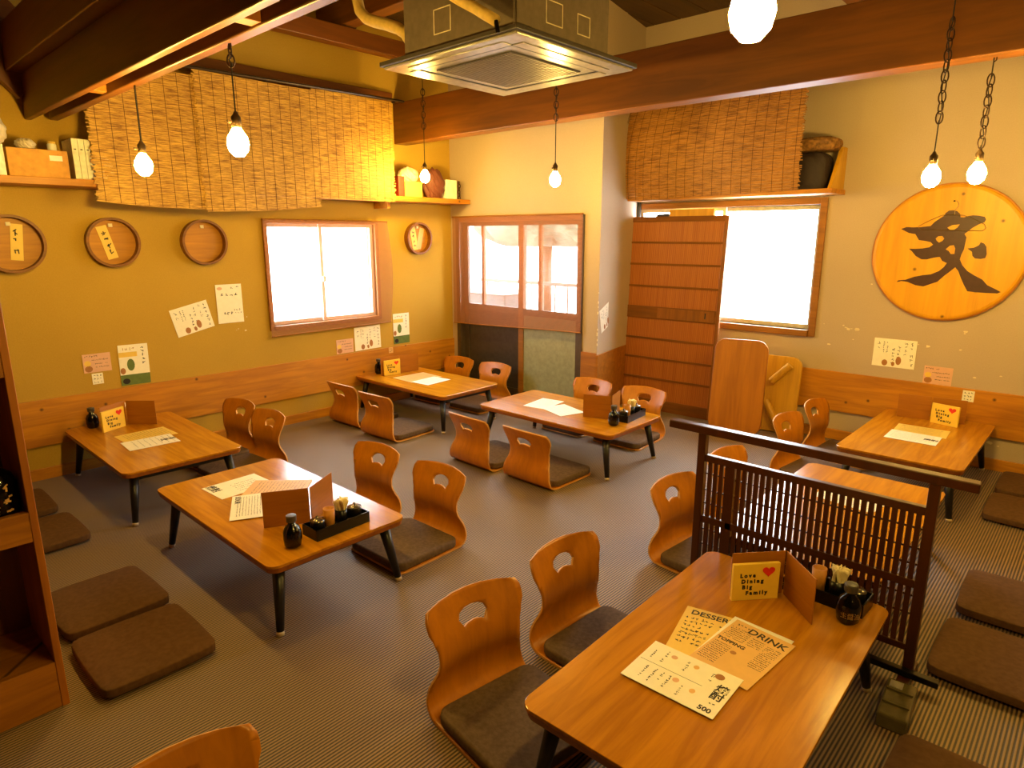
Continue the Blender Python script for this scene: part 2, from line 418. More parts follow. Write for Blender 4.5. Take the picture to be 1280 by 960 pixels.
# chipped plaster
rnd = random.Random(4)
def chips(wall, spots, plane, seed):
    bm = bmesh.new(); r = random.Random(seed)
    for (u, z, s) in spots:
        n = 6; ring = []
        for i in range(n):
            a = 2*PI*i/n; du, dz = s*r.uniform(.5, 1.2)*math.cos(a), s*.6*r.uniform(.4, 1.1)*math.sin(a)
            ring.append(bm.verts.new((XL+.001, u+du, z+dz) if plane == 'x' else (u+du, YB-.001, z+dz)))
        bm.faces.new(ring)
    o = mo('plaster_chips', bm, M_CHIP, wall); o['kind'] = 'stuff'; return o
chips(wall_back, [(-1.51, .90, .012), (-1.49, .885, .012), (-1.47, .875, .016), (-1.45, .88, .008), (-1.41, .878, .02), (-1.19, .758, .007), (-.73, .93, .016), (-.735, .915, .008), (-1.60, .745, .014), (-.745, .80, .012), (-.94, .803, .018), (-1.0, .81, .008), (-1.43, .80, .008), (-1.35, 1.22, .008), (-1.65, .9, .006), (-.64, .62, .012), (-.5, .65, .01), (-.55, .19, .02), (-.5, .185, .024), (-.45, .17, .01)], 'y', 3)
chips(wall_left, [(2.321, .836, .012), (2.265, .855, .008), (2.34, .943, .006), (2.25, .845, .005)], 'x', 5)
bm = bmesh.new()
for z, s in ((1.02, .012), (.98, .008), (.93, .014), (.79, .01), (.75, .018), (.70, .01), (.66, .012), (1.1, .006)):
    box(bm, -3.2-s*.6, -3.2+.001, YM-.001, YM+.004, z-s*.8, z+s*.8)
o = mo('plaster_chips', bm, M_CHIP, wall_mid); o['kind'] = 'stuff'

# windows
def window_frame(name, axis, u0, u1, z0, z1, wallc, fw, mat, sill=True):
    """wood frame around an opening on wall plane (axis 'x': wall at x=wallc running in y)"""
    def bb(a, b, c, d, p0, p1):
        return B(wallc+p0, wallc+p1, a, b, c, d) if axis == 'x' else B(a, b, wallc-p1, wallc-p0, c, d)
    root = struct(name, bb(u0-fw, u0, z0-fw, z1+fw, -.1, .02), mat, bev=.003)
    for nm, a in (('frame_side', (u1, u1+fw, z0-fw, z1+fw)), ('frame_head', (u0, u1, z1, z1+fw)), ('frame_sill', (u0, u1, z0-fw, z0))):
        mo(nm, bb(*a, -.1, .02 if nm != 'frame_sill' else .035), mat, root, bev=.003)
    return root, bb
w1, bb1 = window_frame('window_1', 'x', WL[0], WL[1], WL[2], WL[3], XL, .035, M_FRAME)
def sash(root, bb, a, b, c, d, p, mat, pm, t=.03, gname='glass_pane'):
    bm = bmesh.new()
    s = mo('sash', bb(a, a+t, c, d, p, p+.025), mat, root)
    for q in ((b-t, b, c, d), (a+t, b-t, c, c+t), (a+t, b-t, d-t, d)): mo('sash_bar', bb(*q, p, p+.025), mat, s)
    mo(gname, bb(a+t, b-t, c+t, d-t, p+.01, p+.014), pm, s)
    return s
sash(w1, bb1, WL[0], 3.08, WL[2], WL[3], -.08, M_SASH, M_GLASS)
sash(w1, bb1, 3.04, WL[1], WL[2], WL[3], -.05, M_SASH, M_GLASS)
mo('window_catch', B(XL-.02, XL+.0, 3.045, 3.075, 1.18, 1.23), M_SASH, w1, bev=.004)
w2, bb2 = window_frame('window_2', 'y', WB[0], WB[1], WB[2], WB[3], YB, .05, M_FRAME)
sash(w2, bb2, WB[0], -2.53, WB[2], WB[3], -.05, M_SASH, M_GLASS)
sash(w2, bb2, -2.57, WB[1], WB[2], WB[3], -.08, M_SASH, M_GLASS, .035)
# sliding glass doors in the middle wall
dd = struct('door_1', B(-4.95, -4.90, YM-.01, YM+.1, 0, 1.74), M_ALU)
def d1(nm, a, b, c, d, y0, y1, mat, par=dd): return mo(nm, B(a, b, y0, y1, c, d), mat, par)
d1('frame_side', -3.40, -3.36, 0, 1.74, YM-.012, YM+.1, M_ALU); d1('frame_head', -4.9, -3.4, 1.70, 1.74, YM-.01, YM+.1, M_FRAME); d1('threshold', -4.9, -3.4, 0, .03, YM, YM+.1, M_ALU)
for nm, a, b, y, lo in (('sliding_leaf', -4.90, -4.08, YM+.05, M_DARKPANE), ('sliding_leaf', -4.13, -3.40, YM+.02, M_FROST)):
    lf = d1(nm, a, a+.06, .03, 1.70, y, y+.03, M_ALU if a < -4.5 else M_FRAME)
    d1('stile', b-.05, b, .03, 1.70, y, y+.03, M_ALU, lf); d1('rail', a+.06, b-.05, .84, .90, y, y+.03, M_ALU, lf)
    d1('rail', a+.06, b-.05, .03, .11, y, y+.03, M_ALU, lf); d1('rail', a+.06, b-.05, 1.66, 1.70, y, y+.03, M_ALU, lf)
    d1('mullion', (-4.63 if a < -4.5 else -3.87)-.015, (-4.63 if a < -4.5 else -3.87)+.015, .9, 1.66, y, y+.03, M_FRAME, lf)
    d1('lower_pane', a+.06, b-.05, .11, .84, y+.01, y+.018, lo, lf); d1('glass_pane', a+.06, b-.05, .90, 1.66, y+.01, y+.015, M_GLASS, lf)

# balcony seen through the screen
bal = struct('balcony_floor', B(-10.5, -3.3, YM+.12, 10.5, -.1, -.02), M_GRAYP)
t = thing('air_conditioner_outdoor_unit', 'grey boxy outdoor unit beyond the glass door, seen through the reed screen', 'outdoor unit', (-5.28, 5.35, -.02))
mo('casing', B(-.35, .35, -.15, .15, 0.05, .95), M_GRAYP, t, bev=.02); mo('top_cover', B(-.37, .37, -.17, .17, .95, .98), M_SASH, t, bev=.01)
for sx in (-1, 1): mo('foot', B(sx*.26-.03, sx*.26+.03, -.15, .15, 0, .06), M_ALU, t)
t = thing('balcony_railing', 'dark thin-barred balcony railing beyond the middle glass door', 'railing', (-6.2, 6.1, -.02))
mo('handrail', B(0, 2.9, -.02, .02, 1.0, 1.04), M_ALU, t)
for i in range(15): mo('baluster', B(.1+i*.19, .115+i*.19, -.008, .008, 0, 1.0), M_ALU, t)

def blob(name, label, cat, loc, s, mat, seed, crumple=.18, cuts=4, sq=1):
    bm = bmesh.new(); bmesh.ops.create_icosphere(bm, subdivisions=cuts, radius=1); r = random.Random(seed)
    ph = [(r.uniform(2, 7), r.uniform(2, 7), r.uniform(2, 7), r.uniform(0, 6)) for _ in range(7)]
    for v in bm.verts:
        if sq != 1: v.co = Vector([math.copysign(abs(q)**sq, q) for q in v.co])
        f = sum(abs(math.sin(v.co.x*a+v.co.y*b+v.co.z*c+d)) for a, b, c, d in ph)/7-.6
        k = 1+crumple*2*f; v.co = Vector((v.co.x*k*s[0], v.co.y*k*s[1], v.co.z*k*s[2]))
        if v.co.z < -s[2]*.8: v.co.z = -s[2]*.8
    return tag(mo(name, bm, mat, smooth=False, loc=(loc[0], loc[1], loc[2]+s[2]*.8)), label, cat)
gt = thing('garden_tree', 'pale green foliage outside, seen through the glass door', 'tree', (-7.7, 9.2, -.02))
cr = blob('crown', 'x', 'y', (0, 0, 1.4), (1.6, .8, .9), M_OGREEN, 21, .5, 5); cr.parent = gt; del cr['label']; del cr['category']
mo('trunk', T([(0, 0, 0), (.05, 0, 1.7)], [.12, .08], 10), M_BEAMZ, gt, smooth=True)
# ================================================================ BEAMS
def beam(name, label, bm, mat, bev=.006): return tag(mo(name, bm, mat, bev=bev), label, 'beam')
beam('ceiling_beam', 'broad brown beam running across before the back wall, behind the air conditioner', B(XL+.002, XR-.002, 3.85, 3.99, 2.375, 2.72), M_BEAM)
beam('ceiling_beam', 'deep dark beam at top left, nearer of the close pair', B(XL+.002, XR-.002, 1.074, 1.112, 2.255, 2.50), M_BEAM)
beam('ceiling_beam', 'shallow dark beam at top left, farther of the close pair, lamps hanging from it', B(XL+.09, XR-.002, 1.181, 1.229, 2.255, 2.35), M_BEAM)
beam('ceiling_beam', 'shadowed beam lying on top of the nearer of the paired beams at top left', B(XL+.002, XR-.002, 1.00, 1.16, 2.505, 2.75), M_BEAM)
for i, x in enumerate((-3.9, -2.3, -.6)):
    tag(mo('spacer_block', B(x, x+.07, 1.114, 1.179, 2.262, 2.345), M_PINEZ, bev=.003), ('small pale wood block wedged between the paired beams, ' + ('near the left wall', 'above the middle tables', 'above the front table')[i]), 'block')
beam('ceiling_joist', 'brown joist running along the left wall above the blinds and left of the air conditioner', B(-4.72, -4.62, Y0+.1, 3.84, 2.99, 3.12), M_BEAMY)
beam('ceiling_joist', 'upper brown joist right of the air conditioner under the ceiling', B(-1.55, -1.43, Y0+.1, YB-.01, 3.0, 3.14), M_BEAMY)
beam('ceiling_beam', 'high brown cross beam above the left end of the air conditioner', B(-4.99, -2.9, 3.10, 3.22, 3.13, 3.30), M_BEAM)
beam('ceiling_post', 'short upright brown strut standing on the joist left of the air conditioner', B(-4.71, -4.63, 3.13, 3.23, 3.125, 3.33), M_BEAMZ)
Mb = Matrix.Translation((XL+.045, .97, 2.42)) @ Matrix.Rotation(math.radians(-46), 4, 'X')
beam('knee_brace', 'dark slanting brace board on the left wall under the paired beams', B(-.04, .04, -.75, .10, 0.02, .40, Mb), M_BEAMY)
tag(mo('wall_rail', B(XL+.002, XL+.03, 1.25, 3.83, 2.70, 2.80), M_BEAMY, bev=.003), 'brown rail along the left wall just above the hanging blinds', 'rail')

# ================================================================ SHELVES
sh = thing('wall_shelf', 'long pine shelf high on the left wall carrying boxes and bags', 'shelf', (XL, 0, 1.862))
mo('shelf_board', B(.001, .29, Y0+.1, YM-.004, 0, .043), M_PINE, sh, bev=.003)
for y in (.3, 2.0, 3.6): mo('shelf_bracket', B(.001, .2, y, y+.03, -.06, 0), M_PINE, sh)
s2 = thing('wall_shelf', 'short pine shelf over the right window, partly behind the reed blind', 'shelf', (0, YB, 1.862))
mo('shelf_board', B(-3.30, -1.60, -.30, -.001, 0, .035), M_PINEX, s2, bev=.003)
bm = bmesh.new(); q = [(-.28, .036), (-.001, .036), (-.001, .33), (-.09, .33)]
a_ = [bm.verts.new((-1.64, y, z)) for y, z in q]; b_ = [bm.verts.new((-1.615, y, z)) for y, z in q]
bm.faces.new(a_); bm.faces.new(b_[::-1])
for i in range(4): bm.faces.new((a_[i], b_[i], b_[(i+1) % 4], a_[(i+1) % 4]))
mo('end_board', bm, M_PALE, s2)

# ================================================================ REED BLINDS
def reed_blind(name, label, P, seed, mat, rows=None, group=None, th=.003, string_step=.075, jag=.012, nsub=7):
    """P(s,t) s 0..1 across, t 0 bottom ..1 top -> Vector"""
    r = random.Random(seed); root = thing(name, label, 'blind', tuple(P(.5, 0)), 0, group)
    base = Vector(root.location); H = (P(.5, 1)-P(.5, 0)).length; Wd = (P(1, .5)-P(0, .5)).length
    n = rows or int(H/.0075); bm = bmesh.new()
    nd = (P(1, .5)-P(0, .5)).normalized().cross(Vector((0, 0, 1))).normalized()
    for i in range(n):
        t0 = (i+.06)/n; t1 = (i+.94)/n; e0 = r.uniform(-jag, jag)/Wd; e1 = 1+r.uniform(-jag, jag)/Wd
        off = r.uniform(-.0015, .0015); wob = r.uniform(-.12, .12)/n
        prev = None
        for k in range(nsub+1):
            s = e0+(e1-e0)*k/nsub; sc = min(max(s, -.03), 1.03)
            d = wob*(k/nsub-.5)*2
            a, b = P(sc, t0+d)-base+nd*off, P(sc, t1+d)-base+nd*off
            q = [bm.verts.new(a+nd*th), bm.verts.new(b+nd*th), bm.verts.new(b-nd*th), bm.verts.new(a-nd*th)]
            if prev:
                for j in range(4): bm.faces.new((prev[j], prev[(j+1) % 4], q[(j+1) % 4], q[j]))
            else: bm.faces.new(q)
            prev = q
        bm.faces.new(prev[::-1])
    o = mo('reeds', bm, mat, root); o['kind'] = 'stuff'
    ns = int(Wd/string_step)
    for i in range(ns):
        s = (i+.5)/ns
        pts = [P(s, .005+.99*k/8)-base for k in range(9)]
        for sg in (1,):
            bmx = bmesh.new()
            for a, b in zip(pts, pts[1:]):
                w = (P(1, .5)-P(0, .5)).normalized()*.0016
                c = nd*(th+.003)*1.0
                for sd in (1, -1):
                    vs = [bmx.verts.new(a+c*sd-w), bmx.verts.new(a+c*sd+w), bmx.verts.new(b+c*sd+w), bmx.verts.new(b+c*sd-w)]
                    bmx.faces.new(vs)
            mo('string', bmx, M_STRING, root)
    return root
XF = -4.705
def PA(s, t):
    y = 1.32+s*.665; zb = 1.775-.03*s-.01*math.sin(s*PI); return Vector((XF+.004*math.sin(s*9), y, zb+t*(2.60-zb)))
def PB(s, t):
    y = 1.965+s*.885; zb = 1.728+.035*s+.05*max(0, s-.5); return Vector((XF+.016+.004*math.sin(s*7), y, zb+t*(2.635-zb)))
def PC(s, t):
    y = 2.84+s*.75; zb = 1.855-.006*s; return Vector((XF+.002, y, zb+t*(2.655-zb)))
G = 'reed blinds in front of the left shelf'
reed_blind('reed_blind', 'leftmost ragged-edged reed blind, hanging beside the white binders on the left shelf', PA, 1, M_REED, group=G)
reed_blind('reed_blind', 'middle reed blind of the left wall, hanging lowest over the left window corner', PB, 2, M_REED, group=G)
reed_blind('reed_blind', 'right reed blind of the left wall, next to the bags on the shelf end', PC, 3, M_REED, group=G)
t = thing('curtain_rod', 'thin dark rod above the reed blinds along the left wall', 'rod', (XF+.026, 1.9, 2.65))
mo('rod', T([(0, -.6, -.015), (0, 1.80, .02)], .011), M_ROD, t)
for y in (-.5, .6, 1.7): mo('rod_bracket', B(-.30, 0.0, y, y+.012, 0, .012), M_ROD, t)
def PD(s, t):
    t = max(0.0, t); s = max(-.01, s)
    x = -3.55+.06*t*t*0+ (t**2.2)*.11*(1-s) + s*1.72; b = math.sin(min(1, max(0, t*1.05))*PI)
    y = 5.045-.05*b*(1-.6*s)-.02*math.sin(s*PI)+ .04*(1-s)*(s < .1)
    zb = 1.915-.055*min(1, s/.22)+.03*max(0, s-.22)/.78; return Vector((x, y, zb+t*(2.69-zb)))
reed_blind('reed_blind', 'wide bulging reed blind hanging below the broad beam over the right window', PD, 4, M_REED2, nsub=12)
tag(mo('curtain_rod', T([(-3.5, 5.06, 2.70), (-1.78, 5.06, 2.70)], .01), M_ROD), 'rod holding the wide reed blind above the right window, behind the beam', 'rod')

# see-through screens
def screen(name, label, P, mat, ns, mrail):
    root = thing(name, label, 'blind', tuple(P(.5, 0))); base = Vector(root.location); bm = bmesh.new(); n = 14
    g = [[bm.verts.new(P(i/n, j/n)-base) for j in range(n+1)] for i in range(n+1)]
    for i in range(n):
        for j in range(n): bm.faces.new((g[i][j], g[i+1][j], g[i+1][j+1], g[i][j+1]))
    mo('screen_cloth', bm, mat, root, smooth=True)
    mo('bottom_bar', T([P(i/8, .0)-base for i in range(9)], .006, 6), mrail, root)
    mo('top_bar', T([P(i/8, 1)-base for i in range(9)], .008, 6), mrail, root)
    return root
def PW1(s, t):
    return Vector((XL+.035+.03*s*math.sin(t*PI), 2.52+s*1.19+.02*math.sin(t*PI)*s, .765+.012*s+t*(.925-.012*s)))
screen('window_screen', 'pinkish see-through reed screen over the left window', PW1, M_SCRIMW, 12, M_FRAME)
def PM1(s, t): return Vector((-4.97+s*1.61, YM-.035-.012*math.sin(s*6), .70+.05*s+t*(1.045-.05*s)))
screen('window_screen', 'pinkish see-through reed screen over the upper half of the middle glass door', PM1, M_SCRIM, 12, M_FRAME)

# ================================================================ SLIDING DOOR PANEL (taken off, leaning)
dw, dh = .94, 1.735
dr = thing('reed_door_panel', 'brown wooden door with reed panels leaning before the right window', 'door panel', (-3.385, 5.12, 0))
dr.rotation_euler = (math.radians(-3.5), 0, math.radians(2.5))
mo('stile', B(0, .032, 0, .03, 0, dh), M_DOOR, dr, bev=.002); mo('stile', B(dw-.032, dw, 0, .03, 0, dh), M_DOOR, dr, bev=.002)
mo('top_rail', B(.032, dw-.032, 0, .03, dh-.045, dh), M_DOORR, dr, bev=.002); mo('bottom_rail', B(.032, dw-.032, 0, .03, 0, .10), M_DOORR, dr, bev=.002)
rails = [1.51, 1.32, 1.125, .655, .475, .29]
for z in rails: mo('rail', B(.032, dw-.032, 0, .028, z-.009, z+.009), M_DOORR, dr)
mb = mo('middle_band', B(.032, dw-.032, -.002, .03, .835, .945), M_DOORR, dr, bev=.002)
mo('door_catch', B(dw-.13, dw-.12, -.008, 0, .87, .92), M_LEG, mb); mo('band_plate', B(.36, dw-.05, -.005, -.002, .845, .935), M_DOOR, mb)
zs = [.10, .281, .299, .466, .484, .646, .664, .835, .945, 1.116, 1.134, 1.311, 1.329, 1.501, 1.519, dh-.045]
for a, b in zip(zs[::2], zs[1::2]):
    mo('reed_panel', B(.030, dw-.036, .010, .018, a-.004, b+.004), M_RPANEL, dr)
# leaning table tops
def leaner(name, label, cat, loc, w, h, tilt, rz, mat, th=.03, r=.09, roll=0):
    t = thing(name, label, cat, loc); t.rotation_euler = (tilt, roll, rz)
    bm = bmesh.new(); vs = prism(bm, rrect(w, h, r), -th/2, th/2)
    bmesh.ops.transform(bm, matrix=Matrix.Translation((0, 0, h/2)) @ Matrix.Rotation(PI/2, 4, 'X'), verts=vs)
    mo('board', bm, mat, t, bev=.006); return t
leaner('table_top', 'rounded brown table top leaning upright against the back wall beside the reed door', 'table top', (-2.13, 4.93, .006), .42, .76, math.radians(-9), math.radians(8), M_OLDTOP, roll=math.radians(-1))
t = leaner('folding_table', 'small pale folded table leaning behind the brown table top', 'table', (-1.95, 5.20, .006), .40, .62, math.radians(-7), math.radians(4), M_PALE, r=.08, roll=math.radians(0))
for a, b in (((-.01, -.045, .41), (.12, -.045, .555)), ((-.04, -.045, .25), (.085, -.045, .045))): mo('leg', T([a, b], .03, 14), M_PALE, t, smooth=False)
t = thing('vertical_pipe', 'grey pipe standing in the corner behind the reed door', 'pipe', (-3.345, 5.318, 0))
mo('pipe', T([(0, 0, 0), (0, 0, 2.6)], .018, 12), M_GRAYP, t, smooth=True); mo('pipe_clip', B(-.03, .03, -.01, .03, 1.7, 1.72), M_LEG, t)
tag(mo('window_plank', B(-3.02, -2.60, 5.30, 5.335, 1.62, 1.79), M_PALE, bev=.003), 'pale board standing in the right window just above the reed door', 'board')
tag(mo('clamp', B(-3.16, -3.03, 5.31, 5.34, 1.68, 1.755), M_LEG, bev=.01), 'dark metal bar in the window gap above the reed door', 'clamp')

# ================================================================ TABLES
def make_table(label, group):
    t = thing('low_table', label, 'table', (0, 0, 0), 0, group)
    H, L, Wd = .3185, 1.2, .661
    bm = bmesh.new(); prism(bm, rrect(L, Wd, .045), H-.012, H)
    mo('table_top', bm, M_TABLE, t, bev=.002)
    bm = bmesh.new(); a = prism(bm, rrect(L-.002, Wd-.002, .045), H-.034, H-.0121)
    for v in a:
        if v.co.z < H-.03: v.co.x *= .992; v.co.y *= .985
    mo('table_edge', bm, M_TEDGE, t)
    for sx in (-1, 1):
        for sy in (-1, 1):
            f = Vector((sx*(L/2-.034), sy*(Wd/2-.034), .0)); tp = Vector((sx*(L/2-.085), sy*(Wd/2-.075), H-.036))
            lg = mo('leg', T([f+(tp-f)*.06, tp], [.0155, .027], 12), M_LEG, t, smooth=True)
            mo('leg_tip', T([f, f+(tp-f)*.06], [.016, .0165], 12), M_TIP, lg, smooth=True)
        mo('leg_rail', B(sx*(L/2-.085)-.012, sx*(L/2-.085)+.012, -(Wd/2-.08), Wd/2-.08, H-.075, H-.036), M_LEG, t, bev=.002)
    for sy in (-1, 1):
        mo('under_rail', B(-.42, .42, sy*.2-.012, sy*.2+.012, H-.055, H-.036), M_LEG, t)
    return t
TG = 'low dining tables'
tabA = make_table('low table left of centre with a black condiment tray and menu boards', TG)
tabA.location = (-2.835, 1.372, 0)
TAB = {'A': (-2.835, 1.372, 0), 'D': (-4.419, 3.627, math.radians(.5)), 'E': (-2.853, 3.674, math.radians(.5)), 'C': (-4.369, 1.335, math.radians(-.5)), 'F': (-.726, 1.754, math.radians(91.5)), 'G': (-.807, 4.725, PI/2), 'H': (-.812, 3.118, PI/2)}
for kx, lab in (('D', 'low table against the left wall below the left window'), ('E', 'low table in the middle rear with a black tray at its right end'), ('C', 'low table against the left wall at far left, under the round trays'), ('F', 'low table in the right foreground with three menu sheets on it'), ('G', 'low table against the back wall below the round sign'), ('H', 'bare-looking low table just behind the dark lattice screen')):
    dup(tabA, TAB[kx][:2]+(0,), TAB[kx][2], lab, TG)

# ================================================================ LEGLESS CHAIRS
def make_chair(label, group):
    t = thing('legless_chair', label, 'chair', (0, 0, 0), 0, group)
    prof = [(.455, .008), (.30, .007), (.12, .007), (.06, .010), (.022, .024), (.002, .050), (-.006, .082), (-.002, .115), (.010, .150), (.020, .180), (.021, .215), (.012, .255), (-.004, .295), (-.022, .335), (-.036, .365)]
    # dense profile by Catmull-Rom, arc length
    P = [Vector((0, a, b)) for a, b in prof]; D = []
    for i in range(len(P)-1):
        p0, p1, p2, p3 = P[max(i-1, 0)], P[i], P[i+1], P[min(i+2, len(P)-1)]
        for k in range(6):
            u = k/6; D.append(.5*((2*p1)+(-p0+p2)*u+(2*p0-5*p1+4*p2-p3)*u*u+(-p0+3*p1-3*p2+p3)*u**3))
    D.append(P[-1]); S_ = [0]
    for a, b in zip(D, D[1:]): S_.append(S_[-1]+(b-a).length)
    Ltot = S_[-1]
    import bisect
    def at(s):
        s = min(max(s, 0), Ltot-1e-6); i = bisect.bisect_right(S_, s)-1; u = (s-S_[i])/(S_[i+1]-S_[i])
        p = D[i].lerp(D[i+1], u); d = (D[i+1]-D[i]).normalized(); return p, d
    def fn(x, s):
        p, d = at(s); c = max(0, (s-.40)/(Ltot-.40)) if s > .40 else 0
        n = Vector((0, -d.z, d.y)) # normal pointing up / forward side
        bow = min(1, c*2.2)
        q = Vector((x, p.y, p.z)) + Vector((0, 1, 0))*(bow*.034*(abs(x)/.19)**2)
        if s > Ltot-.001: pass
        nn = Vector((-bow*.3*x/.19*1.0, n.y, n.z)).normalized()
        return q, nn
    # outline half width as function of s
    def hw(s):
        z = [(0, .188), (.02, .203), (.06, .208), (.40, .208), (.46, .206), (.52, .196), (.57, .178), (.61, .168), (.66, .170), (.70, .184), (Ltot-.06, .198), (Ltot-.015, .197), (Ltot, .186)]
        for (a, b), (c, d) in zip(z, z[1:]):
            if a <= s <= c:
                u = (s-a)/(c-a); u = u*u*(3-2*u); return b+(d-b)*u
        return z[-1][1]
    n = 34; R = [(hw(Ltot*i/n), Ltot*i/n) for i in range(n+1)]
    top = [(x, Ltot+.016*(1-(x/.186)**2)) for x in (.12, .06, 0, -.06, -.12)]
    outer = R + top + [(-x, s) for x, s in reversed(R)]
    Ltot2 = Ltot
    hc = Ltot-.085
    hole = [(x*1.16, hc+(y-hc)*1.16) for x, y in [(-.052, hc+.004), (-.045, hc+.022), (-.025, hc+.032), (0, hc+.035), (.025, hc+.032), (.045, hc+.022), (.052, hc+.004), (.038, hc-.020), (.020, hc-.013), (0, hc-.010), (-.020, hc-.013), (-.038, hc-.020)]]
    def fn2(x, s):
        if s <= Ltot: return fn(x, s)
        q, nn = fn(x, Ltot); _, d = at(Ltot); return q+d*(s-Ltot), nn
    # back (with hole) and seat are one bent sheet in reality; built as one mesh
    bm = sheet_bm(outer, [hole], fn2, .010, .022)
    mo('bent_shell', bm, [M_CHAIR, M_CHEDGE], t, smooth=False)
    me = t.children[0].data
    for p in me.polygons: p.use_smooth = (p.material_index == 0)
    bm = bmesh.new(); pts = rrect(.41, .395, .05, 5); vs = prism(bm, pts, 0, .042)
    bmesh.ops.transform(bm, matrix=Matrix.Translation((0, .262, .0135)), verts=vs)
    mo('seat_cushion', bm, M_CUSH, t, smooth=True, bev=.011, seg=3)
    return t
CG = 'legless bentwood chairs'
chairs = [
 ((-2.50, 2.14), 181, 'legless chair with full seat showing, right one behind the left-centre table'),
 ((-3.03, 2.12), 183, 'legless chair left of the pair on the far side of the left-centre table'),
 ((-4.66, 2.06), 186, 'legless chair against the left wall, nearer the wall, behind the far-left table'),
 ((-4.21, 2.06), 184, 'legless chair behind the far-left table, second from the wall'),
 ((-4.64, 2.90), 2, 'legless chair seen from behind before the rear left table, beside the left wall'),
 ((-4.13, 2.87), 3, 'legless chair seen from behind before the rear left table, its cushion showing'),
 ((-4.76, 4.36), 184, 'legless chair behind the rear left table, close to the room corner'),
 ((-4.27, 4.38), 183, 'legless chair behind the rear left table, before the dark glass door leaf'),
 ((-3.17, 4.44), 180, 'legless chair behind the middle rear table, half hidden by the menu board'),
 ((-2.68, 4.46), 183, 'legless chair behind the middle rear table, at the black tray end'),
 ((-3.14, 2.93), -2, 'legless chair seen from behind before the middle rear table, left one of the pair'),
 ((-2.63, 2.95), -1, 'legless chair seen from behind before the middle rear table, right one with cushion showing'),
 ((-1.475, 1.39), -98, 'nearest fully visible legless chair, at the left side of the foreground table'),
 ((-1.475, 1.89), -93, 'second legless chair at the left side of the foreground table, farther from the camera'),
 ((-1.51, 2.82), -94, 'legless chair cut off by the left post of the lattice screen'),
 ((-1.51, 3.42), -95, 'legless chair whose top shows between the upper rails of the lattice screen'),
 ((-1.54, 4.42), -96, 'nearer of the two legless chairs beside the table under the round sign'),
 ((-1.53, 4.95), -93, 'farther of the two legless chairs beside the table under the round sign'),
 ((-1.46, .40), -93, 'legless chair of which only the top peeks in at the bottom edge'),
]
c0 = None
for (x, y), a, lab in chairs:
    if c0 is None: c0 = make_chair(lab, CG); c0.location = (x, y, 0); c0.rotation_euler = (0, 0, math.radians(a))
    else: dup(c0, (x, y, 0), math.radians(a), lab, CG)

# ================================================================ FLOOR CUSHIONS
def make_cushion(label, group, w=.44, h=.40, th=.055):
    bm = bmesh.new(); n = 12
    g = {}
    for side in (1, -1):
        for i in range(n+1):
            for j in range(n+1):
                u, v = i/n*2-1, j/n*2-1
                e = (1-u**8)*(1-v**8); x = u*w/2*(1-.03*v*v*abs(u)); y = v*h/2*(1-.03*u*u*abs(v))
                edge = abs(u) == 1 or abs(v) == 1
                z = th/2+side*(th/2*(.55+.45*(1-max(abs(u), abs(v))**3)) if not edge else th*.30)
                # round the corners
                if abs(u) == 1 and abs(v) == 1: x *= .955; y *= .955
                g[side, i, j] = bm.verts.new((x, y, z if side == 1 else max(0, z)))
    for side in (1, -1):
        for i in range(n):
            for j in range(n): bm.faces.new((g[side, i, j], g[side, i+1, j], g[side, i+1, j+1], g[side, i, j+1]))
    for k in range(n):
        for (a, b) in (((k, 0), (k+1, 0)), ((k, n), (k+1, n)), ((0, k), (0, k+1)), ((n, k), (n, k+1))):
            bm.faces.new((g[1, a[0], a[1]], g[1, b[0], b[1]], g[-1, b[0], b[1]], g[-1, a[0], a[1]]))
    o = mo('floor_cushion', bm, M_ZABU, smooth=True, bev=.004); return tag(o, label, 'cushion', group)
ZG = 'brown floor cushions'
cush = [
 ((-2.55, .665), 0, 'floor cushion nearest the wooden cabinet, the front one in the left row'),
 ((-3.03, .665), 2, 'floor cushion behind the front one in the left row, cabinet side'),
 ((-3.98, .62), 1, 'third floor cushion of the left row, half hidden by the cabinet edge'),
 ((-4.52, .60), 0, 'farthest floor cushion of the left row, near the left wall'),
 ((-.10, 1.92), 90, 'floor cushion at the bottom right, beside the foreground table'),
 ((-.12, 2.775), 90, 'large-looking floor cushion right of the lattice screen foot'),
 ((-.12, 3.31), 91, 'floor cushion at right, right behind the one beside the screen foot'),
 ((-.19, 4.52), 90, 'floor cushion at the right side of the table under the sign, the nearer'),
 ((-.19, 5.02), 90, 'floor cushion at far right against the back wall'),
]
q0 = None
for (x, y), a, lab in cush:
    if q0 is None: q0 = make_cushion(lab, ZG); q0.location = (x, y, .001); q0.rotation_euler = (0, 0, math.radians(a))
    else: dup(q0, (x, y, .001), math.radians(a), lab, ZG)

